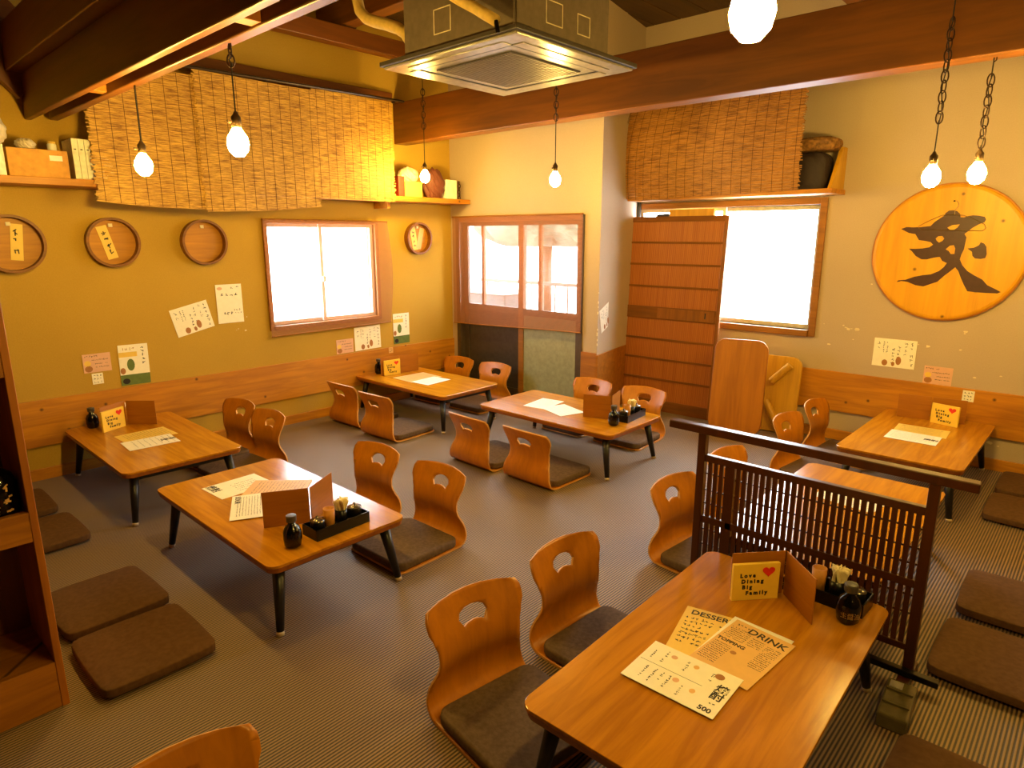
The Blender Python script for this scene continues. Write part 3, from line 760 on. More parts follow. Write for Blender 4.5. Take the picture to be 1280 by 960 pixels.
# ================================================================ LATTICE SCREEN
sc = thing('lattice_screen', 'dark brown wooden lattice partition standing behind the foreground table', 'partition', (0, 2.5, 0))
xl, xr = -1.205, -.358
for x in (xl, xr):
    mo('post', B(x-.017, x+.017, -.017, .017, .03, .765), M_LATT, sc, bev=.003)
mo('top_rail', B(-1.36, -.235, -.022, .022, .752, .786), M_LATT, sc, bev=.004)
mo('upper_rail', B(xl+.017, xr-.017, -.013, .013, .632, .662), M_LATT, sc, bev=.002)
mo('lower_rail', B(xl+.017, xr-.017, -.013, .013, .11, .135), M_LATT, sc, bev=.002)
mo('middle_rail', B(xl+.017, xr-.017, -.010, .010, .355, .385), M_LATT, sc, bev=.002)
mo('divider', B(xl+.125, xl+.150, -.010, .010, .135, .632), M_LATT, sc)
n = 32
for i in range(n):
    x = xl+.028+(xr-xl-.05)*(i+.5)/n
    if abs(x-(xl+.137)) < .017: continue
    mo('slat', B(x-.0086, x+.0086, -.006, .004, .135, .632), M_LATT, sc)
for z in (.575, .50, .44, .32, .25): mo('cross_slat', B(xl+.017, xr-.017, .004, .008, z-.0035, z+.0035), M_LATT, sc)
for x in (xl, xr):
    bm = bmesh.new(); box(bm, x-.02, x+.02, -.10, .08, 0, .03); mo('foot', bm, M_LATT, sc, bev=.004)
# pale foot bar pointing sideways + dark stub at the right post
tag(mo('screen_foot_bar', B(-.52, -.255, 2.445, 2.475, .032, .055), M_BLACK, bev=.003), 'dark flat bar lying across the right foot of the lattice screen', 'bar')
gb = thing('smoked_plastic_box', 'olive translucent-looking ridged box on the carpet at the lattice screen foot', 'box', (-.34, 2.27, 0), math.radians(4))
mo('box_body', B(-.045, .045, -.11, .11, 0, .055), M_GBOX, gb, bev=.008)
mo('rib', B(-.04, .04, -.045, -.035, .055, .062), M_GBOX, gb, bev=.002); mo('rib', B(-.04, .04, .035, .045, .055, .062), M_GBOX, gb, bev=.002)
mo('label_plate', B(-.035, .005, .055, .095, .055, .058), M_ACW, gb)

# ================================================================ ROUND SIGN
sg = thing('round_sign', 'large round wooden sign with a black brush character on the back wall', 'sign', (-.905, YB-.045, 1.453))
RS = .452
bm = bmesh.new(); lathe(bm, [(0, 0), (RS-.022, 0), (RS-.008, .004), (RS, .012), (RS, .042), (0, .042)], 72)
bmesh.ops.rotate(bm, verts=bm.verts, cent=(0, 0, 0), matrix=Matrix.Rotation(-PI/2, 3, 'X')); mo('board', bm, M_SIGN, sg)
bm = bmesh.new(); tube(bm, [(math.cos(a)*(RS+.002), .025, math.sin(a)*(RS+.002)) for a in [2*PI*i/72 for i in range(72)]], .008, 6, True); mo('rim', bm, M_SIGNE, sg, smooth=True)
GL = [([(-0.289, 0.161), (-0.257, 0.174), (-0.211, 0.171), (-0.166, 0.173), (-0.112, 0.18), (-0.091, 0.207), (-0.069, 0.225), (-0.044, 0.244), (-0.035, 0.264), (-0.018, 0.279), (0.005, 0.281), (0.029, 0.275), (0.048, 0.256), (0.053, 0.234), (0.072, 0.232), (0.094, 0.242), (0.121, 0.246), (0.153, 0.243), (0.186, 0.235), (0.195, 0.217), (0.188, 0.2), (0.16, 0.188), (0.127, 0.165), (0.103, 0.14), (0.089, 0.126), (0.103, 0.104), (0.101, 0.07), (0.099, 0.026), (0.089, -0.007), (0.084, -0.04), (0.103, -0.078), (0.136, -0.115), (0.176, -0.141), (0.226, -0.168), (0.257, -0.203), (0.306, -0.227), (0.336, -0.244), (0.318, -0.254), (0.255, -0.254), (0.209, -0.253), (0.153, -0.249), (0.129, -0.209), (0.104, -0.16), (0.085, -0.117), (0.065, -0.093), (0.042, -0.118), (0.008, -0.153), (-0.026, -0.194), (-0.064, -0.211), (-0.106, -0.23), (-0.153, -0.224), (-0.207, -0.203), (-0.244, -0.199), (-0.274, -0.208), (-0.265, -0.195), (-0.219, -0.188), (-0.17, -0.166), (-0.121, -0.153), (-0.072, -0.145), (-0.026, -0.121), (0.0, -0.092), (0.013, -0.066), (-0.015, -0.053), (-0.033, -0.026), (-0.066, -0.032), (-0.104, -0.044), (-0.139, -0.045), (-0.177, -0.023), (-0.201, 0.005), (-0.224, 0.027), (-0.183, 0.026), (-0.143, 0.029), (-0.104, 0.037), (-0.082, 0.055), (-0.099, 0.072), (-0.129, 0.079), (-0.17, 0.085), (-0.185, 0.107), (-0.197, 0.126), (-0.237, 0.133), (-0.27, 0.151)], [[(-0.072, 0.096), (-0.059, 0.111), (-0.035, 0.113), (-0.022, 0.096), (-0.031, 0.08), (-0.049, 0.069), (-0.063, 0.08)], [(-0.005, 0.025), (0.016, 0.049), (0.039, 0.053), (0.049, 0.031), (0.049, -0.005), (0.028, -0.006), (0.014, 0.014)], [(-0.014, 0.168), (0.013, 0.184), (0.055, 0.189), (0.043, 0.167), (0.026, 0.154), (0.002, 0.155)]]), ([(0.117, 0.032), (0.153, 0.038), (0.178, 0.054), (0.185, 0.073), (0.205, 0.065), (0.22, 0.044), (0.228, -0.004), (0.223, -0.028), (0.199, -0.035), (0.167, -0.032), (0.151, -0.016), (0.145, 0.011), (0.132, 0.021)], [])]
def flat_glyph(name, polys, mat, par, y=-.0012):
    for outer, holes in polys:
        v, tr = cdt(outer, holes); bm = bmesh.new(); vs = [bm.verts.new((p[0], y, p[1])) for p in v]
        for t_ in tr: bm.faces.new([vs[i] for i in t_])
        for q in [x for x in bm.verts if not x.link_faces]: bm.verts.remove(q)
        r = bmesh.ops.extrude_face_region(bm, geom=bm.faces[:]); bmesh.ops.translate(bm, vec=(0, .001, 0), verts=[g for g in r['geom'] if isinstance(g, bmesh.types.BMVert)])
        mo(name, bm, mat, par)
flat_glyph('brush_stroke', GL, M_SIGNINK, sg)
hg = thing('wire_hanger', 'thin wire clothes hanger hooked on the round sign', 'hanger', (-.905, YB-.052, 1.453))
HW = ([(-0.181, 0.18), (-0.117, 0.218), (-0.053, 0.25), (0.004, 0.252), (0.07, 0.247), (0.134, 0.218), (0.192, 0.187), (0.202, 0.164), (0.188, 0.147), (0.083, 0.148), (-0.06, 0.152), (-0.163, 0.155), (-0.182, 0.167)], [(0.018, 0.252), (0.017, 0.281), (0.032, 0.302), (0.033, 0.323), (0.021, 0.34), (0.007, 0.34)])
mo('hanger_frame', T([(x, 0, z) for x, z in HW[0]], .0022, 6, True), M_WIRE, hg); mo('hook', T([(x, 0, z) for x, z in HW[1]], .0022, 6), M_WIRE, hg)
mo('nail', T([(HW[1][-1][0], -.006, HW[1][-1][1]), (HW[1][-1][0], .006, HW[1][-1][1])], .006, 8), M_STEEL, hg)

# ================================================================ ROUND TRAYS ON LEFT WALL
def round_tray(y, z, r, label, tagtxt=None, tag_a=0, tag_off=(0, 0), clip=True):
    t = thing('round_tray', label, 'tray', (XL+.002, y, z)); n = 40
    def circ(r_, x): return [(x, r_*math.cos(2*PI*i/n), r_*math.sin(2*PI*i/n)) for i in range(n)]
    bm = bmesh.new(); lathe(bm, [(0, .0), (r-.004, .0), (r-.004, .006), (0, .006)], n)
    bmesh.ops.rotate(bm, verts=bm.verts, cent=(0, 0, 0), matrix=Matrix.Rotation(PI/2, 3, 'Y')); mo('tray_base', bm, M_TRAYB, t)
    bm = bmesh.new(); lathe(bm, [(r, 0), (r, .055), (r-.016, .055), (r-.018, .006)], n)
    bmesh.ops.rotate(bm, verts=bm.verts, cent=(0, 0, 0), matrix=Matrix.Rotation(PI/2, 3, 'Y'))
    # drop end caps: keep as hollow hoop
    for f in [f for f in bm.faces if len(f.verts) > 8]: bm.faces.remove(f)
    mo('tray_rim', bm, M_TRAYW, t, smooth=False)
    mo('hanging_clip', B(.006, .016, -.012, .012, r*.62, r*.62+.022), M_CHIP, t)
    if tagtxt is not None:
        s = mo('paper_strip', B(.008, .010, -.032, .032, -.11, .11), M_YPAPER, t); s.location = (0, tag_off[0], tag_off[1]); s.rotation_euler = (tag_a, 0, 0)
        bm = bmesh.new(); rr = random.Random(tagtxt); scribble(bm, -.02, -.08, .04, .16, 0, rr, True, .006)
        o = mo('lettering', bm, M_INK, s, loc=(.0112, 0, 0), rot=(PI/2, 0, PI/2)); o['kind'] = 'stuff'
    return t
round_tray(.904, 1.519, .175, 'round wooden tray at the far left of the left wall, paper strip inside', 11, math.radians(-6), (.03, .01))
round_tray(1.458, 1.524, .163, 'round wooden tray second from left, with a tilted paper strip', 12, math.radians(-14) if 0 else math.radians(14), (-.03, .0))
round_tray(2.058, 1.52, .163, 'round wooden tray without any paper, third from left')
t4 = round_tray(4.075, 1.541, .150, 'round wooden tray right of the left window', 14, math.radians(10), (-.04, 0))
s = mo('paper_strip', B(.008, .010, -.028, .028, -.10, .10), M_TPAPER, t4); s.location = (0.0015, .035, 0); s.rotation_euler = (math.radians(-14), 0, 0)

# ================================================================ PAPERS
def paper(name, label, cat, w, h, loc, rotm, mat, prints, seed, group=None, th=.0012):
    """sheet in its local XY plane facing +Z"""
    t = thing(name, label, cat, (0, 0, 0), 0, group); t.matrix_world = Matrix.Translation(loc) @ rotm
    mo('sheet', B(-w/2, w/2, -h/2, h/2, 0, th), mat, t); r = random.Random(seed); z = th+.0003
    inks = {}
    for p in prints:
        kind = p[0]
        if kind == 'v' or kind == 'h':
            _, x, y, ww, hh, m = p[:6]; bm = inks.setdefault(m.name, bmesh.new())
            scribble(bm, -w/2+x*w, -h/2+y*h, ww*w, hh*h, z, r, kind == 'v', p[6] if len(p) > 6 else .0021)
        elif kind == 'r':
            _, x, y, ww, hh, m = p; mo('printed_block', B(-w/2+x*w, -w/2+(x+ww)*w, -h/2+y*h, -h/2+(y+hh)*h, th, th+.0002), m, t)
        elif kind == 'e':
            _, x, y, ww, hh, m = p; bm = bmesh.new()
            prism(bm, [(-w/2+(x+ww/2*math.cos(a))*w, -h/2+(y+hh/2*math.sin(a))*h) for a in [2*PI*i/14 for i in range(14)]], th+.0002, th+.0005); mo('printed_picture', bm, m, t)
        elif kind == 't':
            _, txt, x, y, size, rz, m = p; text_mesh(txt, size, m, t, (-w/2+x*w, -h/2+y*h, z), (0, 0, rz), bold=.0006)
    for nme, bm in inks.items():
        o = mo('lettering', bm, MATS[nme], t); o['kind'] = 'stuff'
    return t
# orientation matrices: left wall (faces +x, page right = +y), back wall (faces -y, page right = +x)
RL = Matrix(((0, 0, 1, 0), (1, 0, 0, 0), (0, 1, 0, 0), (0, 0, 0, 1)))
RBk = Matrix(((1, 0, 0, 0), (0, 0, -1, 0), (0, 1, 0, 0), (0, 0, 0, 1)))
def rz(d): return Matrix.Rotation(math.radians(d), 4, 'Z')
I, Gn, Br = M_INK, M_GREEN, M_BROWNP
menuprint = [('v', .86, .08, .10, .86, I, .003), ('v', .72, .45, .09, .48, I, .002), ('v', .56, .30, .08, .6, I, .0022), ('v', .44, .1, .08, .6, I, .003), ('v', .30, .5, .05, .4, I), ('v', .22, .5, .05, .4, I), ('v', .08, .55, .10, .35, I), ('e', .62, .25, .13, .3, Br), ('e', .30, .14, .14, .22, Br), ('e', .5, .12, .08, .16, Br)]
greenprint = [('r', 0, 0, 1, .26, Gn), ('r', .0, .70, .62, .12, M_YPAPER), ('e', .38, .5, .26, .30, Gn), ('v', .74, .5, .13, .45, I, .003), ('h', .08, .86, .5, .08, Br, .003), ('e', .18, .10, .25, .14, M_INK), ('e', .1, .36, .18, .16, Br)]
pinkprint = [('h', .05, .82, .5, .1, I), ('h', .3, .62, .6, .08, I), ('h', .42, .42, .5, .06, I), ('h', .42, .24, .5, .06, I), ('e', .18, .2, .28, .34, Br), ('e', .16, .5, .24, .3, M_YPAPER)]
XW = XL+.003; XT = XL+.024
paper('wall_notice', 'small pink notice with a round picture, at far left of the left wall', 'notice', .167, .126, (XW, 1.271, .726), RL, M_PPAPER, pinkprint, 1)
paper('wall_notice', 'tiny white slip directly under the far-left pink notice', 'notice', .066, .074, (XW, 1.262, .617), RL, M_PAPER, [('h', .1, .7, .8, .2, I), ('h', .1, .4, .8, .2, I), ('h', .1, .1, .8, .2, I)], 2)
paper('wall_poster', 'green and white upright poster on the far left, beside the pink notice', 'poster', .19, .285, (XW, 1.498, .682), RL @ rz(-1), M_PAPER, greenprint, 3)
paper('wall_poster', 'tilted white handwritten poster left of the left window', 'poster', .278, .207, (XW, 1.925, .967), RL @ rz(13), M_PAPER, menuprint, 4)
paper('wall_poster', 'upright white handwritten sheet just left of the left window', 'poster', .20, .296, (XW, 2.215, 1.056), RL, M_PAPER, [('h', .55, .88, .35, .07, I, .003), ('h', .15, .68, .7, .10, I, .004), ('h', .2, .2, .4, .09, I, .004), ('h', .6, .3, .3, .06, I, .002), ('h', .65, .22, .3, .06, I, .002), ('e', .15, .9, .2, .08, M_PPAPER)], 5)
paper('wall_notice', 'pink notice under the left window, just above the wood panelling', 'notice', .175, .125, (XW, 3.216, .600), RL, M_PPAPER, pinkprint, 6)
paper('wall_poster', 'white handwritten poster under the right half of the left window', 'poster', .284, .215, (XW, 3.462, .649), RL @ rz(1), M_PAPER, menuprint, 7)
paper('wall_poster', 'green and white upright poster right of the left window, below the small round tray', 'poster', .19, .29, (XW, 3.851, .696), RL, M_PAPER, greenprint, 8)
paper('wall_notice', 'tiny slip stuck on the left wood panelling under the green poster', 'notice', .05, .055, (XT, 3.702, .504), RL, M_TPAPER, [('h', .1, .6, .8, .3, I), ('h', .1, .2, .8, .3, I)], 9)
nx, ny = math.cos(a-PI/2), math.sin(a-PI/2)
ang = math.atan2(.83, -.19)
MR = Matrix.Rotation(ang, 4, 'Z') @ RBk
paper('wall_poster', 'tilted handwritten poster on the narrow grey wall left of the reed door', 'poster', .26, .205, (-3.2-.19*.2+.004, YM+.83*.2, .885), MR @ rz(17), M_PAPER, menuprint, 10)
paper('wall_poster', 'white handwritten poster on the back wall below the round sign', 'poster', .277, .207, (-1.144, YB-.003, .728), RBk, M_PAPER, menuprint, 11)
paper('wall_notice', 'pink notice low on the back wall above the right table', 'notice', .174, .127, (-.855, YB-.003, .603), RBk, M_PPAPER, pinkprint, 12)
paper('wall_notice', 'tiny white slip on the right wood panelling', 'notice', .068, .076, (-.657, YB-.024, .491), RBk, M_PAPER, [('h', .1, .7, .8, .2, I), ('h', .1, .4, .8, .2, I), ('h', .1, .1, .8, .2, I)], 13)
# menus on tables
ZT = .3192
drinkp = [('t', 'DRINK', .62, .88, .042, -.06, I), ('h', .06, .9, .25, .035, I, .0025), ('t', 'TOPPING', .26, .56, .022, 0, I), ('e', .42, .42, .10, .06, Br)] + [('h', .04, .84-.035*i, .36, .018, I) for i in range(7)] + [('h', .44, .78-.035*i, .22, .016, I) for i in range(5)] + [('h', .70, .76-.033*i, .24, .016, I) for i in range(14)] + [('h', .04, .48-.035*i, .3, .018, I) for i in range(11)]
dessp = [('t', 'DESSERT', .48, .89, .038, 0, I)] + [('h', .06, .74-.085*i, .48, .055, I, .003) for i in range(7)] + [('h', .62, .72-.085*i, .3, .04, I, .0022) for i in range(6)]
shp = [('t', '焼', .90, .60, .038, 0, I), ('t', '酎', .90, .42, .038, 0, I), ('t', '500', .88, .10, .025, 0, I), ('h', .87, .24, .07, .04, I), ('r', .02, .50, .70, .006, I),
       ('v', .72, .58, .045, .3, I, .0022), ('v', .44, .60, .045, .28, I, .0018), ('v', .20, .58, .04, .32, I, .0016), ('v', .08, .60, .03, .25, I), ('v', .56, .10, .035, .28, I, .0014), ('v', .40, .12, .035, .30, I), ('v', .32, .12, .03, .30, I), ('v', .24, .10, .03, .34, I), ('v', .14, .12, .03, .3, I),
       ('e', .80, .84, .10, .13, Br), ('e', .55, .82, .06, .09, M_TPAPER), ('e', .30, .82, .07, .09, M_PPAPER), ('e', .48, .38, .07, .1, M_PPAPER), ('e', .68, .32, .06, .1, M_TPAPER)]
shp2 = [p for p in shp if not (p[0] == 't' and p[1] == '500')]
FT = 'menu sheets on the foreground table'
paper('menu_sheet', 'blank white sheet peeking out under the DRINK menu', 'menu', .197, .29, (-.690, 1.800, ZT+.0016), rz(-2), M_PAPER, [], 22, FT)
paper('menu_sheet', 'yellow DESSERT menu sheet on the foreground table', 'menu', .197, .284, (-.805, 1.785, ZT), rz(13), M_YPAPER, dessp, 20, FT)
paper('menu_sheet', 'tan DRINK menu sheet on the foreground table, on top at right', 'menu', .197, .30, (-.684, 1.776, ZT+.0032), rz(-5), M_TPAPER, drinkp, 21, FT)
paper('menu_sheet', 'wide white price sheet reading 500, lying nearest on the foreground table', 'menu', .283, .207, (-.762, 1.544, ZT+.0048), rz(1.5), M_PAPER, shp, 23, FT)
tp = [('h', .08, .9-.06*i, .8, .03, I, .0014) for i in range(14)]
paper('menu_sheet', 'white sheet nearest the left end of the table with the black tray, left of centre', 'menu', .212, .283, (-3.159, 1.348, ZT), rz(3), M_PAPER, [('t', '焼酎', .25, .12, .05, 0, I)]+[('v', .3+.12*i, .4, .05, .45, I) for i in range(5)], 24)
paper('menu_sheet', 'tan menu sheet partly behind the upright menu board on the left-centre table', 'menu', .21, .297, (-2.985, 1.47, ZT+.0016), rz(-45), M_TPAPER, tp, 26)
paper('menu_sheet', 'cream menu sheet with dense writing beside the upright board on the left-centre table', 'menu', .297, .21, (-2.855, 1.285, ZT+.0032), rz(-27), M_PAPER, [('t', 'SOUR', .2, .12, .035, 0, I)]+tp, 25)
paper('menu_sheet', 'yellow menu sheet on the far-left table by the wall', 'menu', .233, .30, (-4.447, 1.339, ZT), rz(2), M_YPAPER, tp, 27)
paper('menu_sheet', 'white menu sheet lying over the yellow one on the far-left table', 'menu', .21, .283, (-4.265, 1.304, ZT+.0016), rz(-3), M_PAPER, [('t', '焼酎', .5, .85, .045, -PI/2, I)]+tp[::2], 28)
paper('menu_sheet', 'tan menu sheet on the rear left table, under the white one', 'menu', .276, .34, (-4.536, 3.636, ZT), rz(-2), M_TPAPER, tp, 29)
paper('menu_sheet', 'white menu sheet on the rear left table, on top', 'menu', .207, .283, (-4.332, 3.622, ZT+.0016), rz(5), M_PAPER, tp[::2], 30)
paper('menu_sheet', 'white menu sheet on the middle rear table, the left of two', 'menu', .19, .28, (-3.093, 3.692, ZT), rz(8), M_PAPER, tp, 31)
paper('menu_sheet', 'white menu sheet on the middle rear table, the right one by the board', 'menu', .27, .21, (-2.866, 3.635, ZT+.0016), rz(-18), M_PAPER, tp[::2], 32)
paper('menu_sheet', 'yellow menu sheet on the right table under the round sign', 'menu', .296, .21, (-.817, 4.83, ZT), rz(3), M_YPAPER, tp, 33)
paper('menu_sheet', 'white menu sheet on the right table under the round sign, over the yellow one', 'menu', .283, .22, (-.824, 4.629, ZT+.0016), rz(1), M_PAPER, [('t', '焼酎', .85, .5, .04, 0, I)]+tp[::2], 34)
paper('menu_sheet', 'white menu sheet on the table behind the lattice screen', 'menu', .283, .207, (-.81, 3.30, ZT), rz(-8), M_PAPER, tp[::2], 35)

# ================================================================ MENU STANDS (two boards and a yellow booklet)
def heart():
    pts = []
    for i in range(24):
        a = 2*PI*i/24; x = 16*math.sin(a)**3; y = 13*math.cos(a)-5*math.cos(2*a)-2*math.cos(3*a)-math.cos(4*a); pts.append((x/32, y/32))
    return pts
BW, BH = .20, .155
def make_stand(label, hinge, a1, a2, book, booklabel, loc):
    """two hinged boards (angles in degrees from the hinge) ; book on side +/-1 of board 1"""
    t = thing('menu_board', label, 'menu board', loc)
    for i, aa in enumerate((a1, a2)):
        b = mo('board', B(.004, BW, -.002, .002, 0, BH+.01), M_BOARD, t, rot=(0, 0, math.radians(aa)), bev=.001)
    for z in (.035, .115): mo('ring', T([(.008*math.cos(k), .008*math.sin(k), z) for k in [2*PI*j/10 for j in range(10)]], .0012, 6, True), M_WIRE, t)
    if book:
        bk = thing('menu_booklet', booklabel, 'booklet', tuple(Vector(loc)+Vector((math.cos(math.radians(a1)), math.sin(math.radians(a1)), 0))*.105), math.radians(a1))
        s = book; y0 = .0035*s; y1 = .018*s
        mo('cover', B(-.085, .085, min(y0, y1), max(y0, y1), .002, .142), M_BOOK, bk, bev=.001)
        rt = (PI/2, 0, 0) if s < 0 else (PI/2, 0, PI)
        yy = y1+.0006*s
        for k, (txt, off, zz) in enumerate((('L o v e', -.03, .095), ('D i n i n g', -.012, .073), ('B i g', -.032, .051), ('F a m i l y', .0, .028))):
            text_mesh(txt, .021, M_INK, bk, (off*(-1 if s > 0 else 1), yy, zz), rt, bold=.0012)
        bm = bmesh.new(); prism(bm, [(x*.046, y*.042) for x, y in heart()], 0, .0008)
        mo('heart', bm, M_RED, bk, loc=(.043*(-1 if s > 0 else 1), yy+.0004*s, .108), rot=rt)
    return t
ZS = .319
make_stand('pair of upright brown menu boards on the foreground table', 0, 229, 317, 0, '', (-.725, 2.212, ZS))
# foreground booklet stands in front of the left board
def booklet(label, loc, rzd, s=-1):
    bk = thing('menu_booklet', label, 'booklet', loc, math.radians(rzd), 'yellow welcome booklets')
    mo('cover', B(-.085, .085, -.0075, .0075, 0, .137), M_BOOK, bk, bev=.001)
    for k, (txt, off, zz) in enumerate((('L o v e', -.032, .094), ('D i n i n g', -.014, .072), ('B i g', -.032, .050), ('F a m i l y', .004, .027))):
        text_mesh(txt, .020, M_INK, bk, (off, -.0082, zz), (PI/2, 0, 0), bold=.0012)
    bm = bmesh.new(); prism(bm, [(x*.046, y*.042) for x, y in heart()], 0, .0008)
    mo('heart', bm, M_RED, bk, loc=(.043, -.0082, .108), rot=(PI/2, 0, 0)); return bk
booklet('yellow Love Dining Big Family booklet on the foreground table', (-.786, 2.103, ZS), 49)
make_stand('pair of upright brown menu boards on the left-centre table, backs to the camera', 0, -155+360-180+165, 0, 0, '', (-2.655, 1.50, ZS)) if 0 else None
STANDS = [
 ('upright brown menu boards on the left-centre table beside the black tray', (-2.495, 1.372, ZS), 240, 120),
 ('upright brown menu boards on the middle rear table beside the black tray', (-2.47, 3.68, ZS), 204, 107),
 ('upright brown menu boards on the right table under the round sign', (-.835, 5.165, ZS), 190, 10),
 ('upright brown menu boards on the far-left table by the wall', (-4.81, 1.345, ZS), 297, 43),
 ('upright brown menu boards on the rear left table by the wall', (-4.81, 3.65, ZS), 264, 82),
]
for lab, loc, a1, a2 in STANDS: make_stand(lab, 0, a1, a2, 0, '', loc)
booklet('yellow booklet with a red heart on the right table under the round sign', (-.740, 5.10, ZS), -14)
booklet('yellow booklet with a red heart on the far-left table by the wall', (-4.742, 1.243, ZS), 116)
booklet('yellow booklet with a red heart on the rear left table by the wall', (-4.803, 3.556, ZS), 85)

# ================================================================ CONDIMENTS
def napkins(p, z0):
    rr = random.Random(5)
    for i in range(4):
        a_, b_ = rr.uniform(-.012, .012), rr.uniform(-.012, .012)
        bm = bmesh.new(); n = 6; g = []
        for k in range(n+1):
            w = .010+.022*(k/n); z = z0+.085*k/n; d = (k/n)**2*.012
            g.append([bm.verts.new((a_+math.cos(i*1.5)*u*w-math.sin(i*1.5)*(d+.004*math.sin(u*7+i)), b_+math.sin(i*1.5)*u*w+math.cos(i*1.5)*(d+.004*math.sin(u*7+i)), z+.004*math.sin(u*5+k))) for u in (-1, -.5, 0, .5, 1)])
        for k in range(n):
            for j in range(4): bm.faces.new((g[k][j], g[k][j+1], g[k+1][j+1], g[k+1][j]))
        o = mo('napkin', bm, M_NAPK, p, smooth=True); md = o.modifiers.new('s', 'SOLIDIFY'); md.thickness = .002

def cond_parts(tray_loc, rzd, where, full=True):
    R_ = Matrix.Rotation(math.radians(rzd), 3, 'Z')
    def at(x, y): v = R_ @ Vector((x, y, 0)); return (tray_loc[0]+v.x, tray_loc[1]+v.y, tray_loc[2]+.006)
    t = thing('condiment_tray', 'black rectangular condiment tray on '+where, 'tray', tray_loc, math.radians(rzd), 'condiment trays')
    mo('tray_floor', B(-.135, .135, -.055, .055, 0, .005), M_BLACK, t)
    for q in ((-.135, .135, -.055, -.050), (-.135, .135, .050, .055), (-.135, -.130, -.05, .05), (.130, .135, -.05, .05)):
        mo('tray_side', B(*q, .005, .048), M_BLACK, t, bev=.001)
    p = thing('spice_pot', 'lidded black spice pot, end nearer the camera, tray on '+where, 'pot', at(-.095, 0))
    bm = bmesh.new(); lathe(bm, [(.026, 0), (.030, .01), (.030, .055), (.027, .06)], 20); mo('pot_body', bm, M_BLACK, p, smooth=True)
    bm = bmesh.new(); lathe(bm, [(.031, .060), (.031, .064), (.012, .070), (.006, .072), (.006, .080), (0, .082)], 20); mo('pot_lid', bm, M_STEEL, p, smooth=True)
    p = thing('bamboo_cup', 'amber bamboo toothpick cup in the tray on '+where, 'cup', at(-.033, 0.005))
    bm = bmesh.new(); lathe(bm, [(.022, 0), (.025, .095), (.021, .095), (.020, .02), (0, .02)], 20); mo('cup_body', bm, M_BAMB, p, smooth=True)
    p = thing('napkin_cup', 'dark cup of cream napkins in the tray on '+where, 'cup', at(.030, .008))
    bm = bmesh.new(); lathe(bm, [(.024, 0), (.027, .07), (.023, .07), (.022, .02), (0, .02)], 20); mo('cup_body', bm, M_BLACK, p, smooth=True)
    napkins(p, .03)
    p = thing('spice_pot', 'lidded black spice pot, far end of the tray on '+where, 'pot', at(.095, 0))
    bm = bmesh.new(); lathe(bm, [(.026, 0), (.030, .01), (.030, .055), (.027, .06)], 20); mo('pot_body', bm, M_BLACK, p, smooth=True)
    bm = bmesh.new(); lathe(bm, [(.031, .060), (.031, .064), (.012, .070), (.006, .072), (.006, .080), (0, .082)], 20); mo('pot_lid', bm, M_STEEL, p, smooth=True)
def soy(loc, label, lettered=False):
    p = thing('soy_sauce_bottle', label, 'bottle', loc); p.scale = (1.08, 1.08, 1.24)
    bm = bmesh.new(); lathe(bm, [(.024, 0), (.032, .008), (.035, .03), (.034, .055), (.026, .072), (.014, .080), (.013, .090)], 24); mo('bottle_body', bm, M_SOY, p, smooth=True)
    bm = bmesh.new(); lathe(bm, [(.019, .090), (.020, .108), (.018, .111), (0, .112)], 20); mo('bottle_cap', bm, M_CAPG, p)
    if lettered:
        o = text_mesh('生醤油', .019, M_TPAPER, p, (0, 0, .03), (PI/2, 0, math.radians(25)), ext=.0003)
        for v in o.data.vertices:
            x, y = v.co.x, v.co.y; v.co = (.0355*math.sin(x/.0355), y, -.0355*(1-math.cos(x/.0355))+.0355)
        o.location = (0, 0, .03)
    return p
cond_parts((-2.365, 1.42, ZS), 92, 'the left-centre table')
soy((-2.345, 1.20, ZS), 'small soy sauce bottle on the left-centre table')
cond_parts((-2.395, 3.80, ZS), 95, 'the middle rear table')
soy((-2.375, 3.57, ZS), 'small soy sauce bottle on the middle rear table')
cond_parts((-.60, 2.24, ZS), 0, 'the foreground table') if 0 else None
# foreground: tray mostly hidden behind the boards
cond_parts((-.60, 2.285, ZS), -2, 'the foreground table')
soy((-.50, 2.178, ZS), 'soy sauce bottle with white characters on the foreground table', True)
# wall-side tables: only tops of things behind the boards show
soy((-4.885, 1.16, ZS), 'dark sauce bottle behind the yellow booklet on the far-left table')
soy((-4.93, 3.50, ZS), 'dark sauce bottle behind the yellow booklet on the rear left table')
for loc, lab in (((-4.88, 1.33, ZS), 'the far-left table'), ((-4.90, 3.66, ZS), 'the rear left table'), ((-.80, 5.21, ZS), 'the right table under the round sign')):
    p = thing('napkin_cup', 'cup of white napkins behind the boards on '+lab, 'cup', loc)
    bm = bmesh.new(); lathe(bm, [(.024, 0), (.027, .09), (.023, .09), (.022, .02), (0, .02)], 16); mo('cup_body', bm, M_BLACK, p, smooth=True)
    napkins(p, .05)

# ================================================================ CABINET AT LEFT
cb = thing('open_shelf_cabinet', 'open orange-brown wooden shelf cabinet at the left edge of the foreground', 'cabinet', (-2.437, .39, 0))
CH = 1.75; CD = .34; CL = 2.0
mo('side_panel', B(-CD, 0, -.022, 0, 0, CH), M_PINEZ, cb, bev=.002); mo('side_panel', B(-CD, 0, -CL, -CL+.022, 0, CH), M_PINEZ, cb, bev=.002)
mo('back_panel', B(-CD, -CD+.012, -CL+.022, -.022, 0, CH), M_CABIN, cb)
mo('kick_board', B(-.03, -.002, -CL+.022, -.022, .0, .172), M_CAB, cb, bev=.002)
for z in (.61, 1.15, 1.70):
    s = mo('shelf', B(-CD+.012, -.03, -CL+.022, -.022, z+.06, z+.085), M_CAB, cb); mo('shelf_front', B(-.03, -.002, -CL+.022, -.022, z, z+.10), M_CAB, cb, bev=.002)
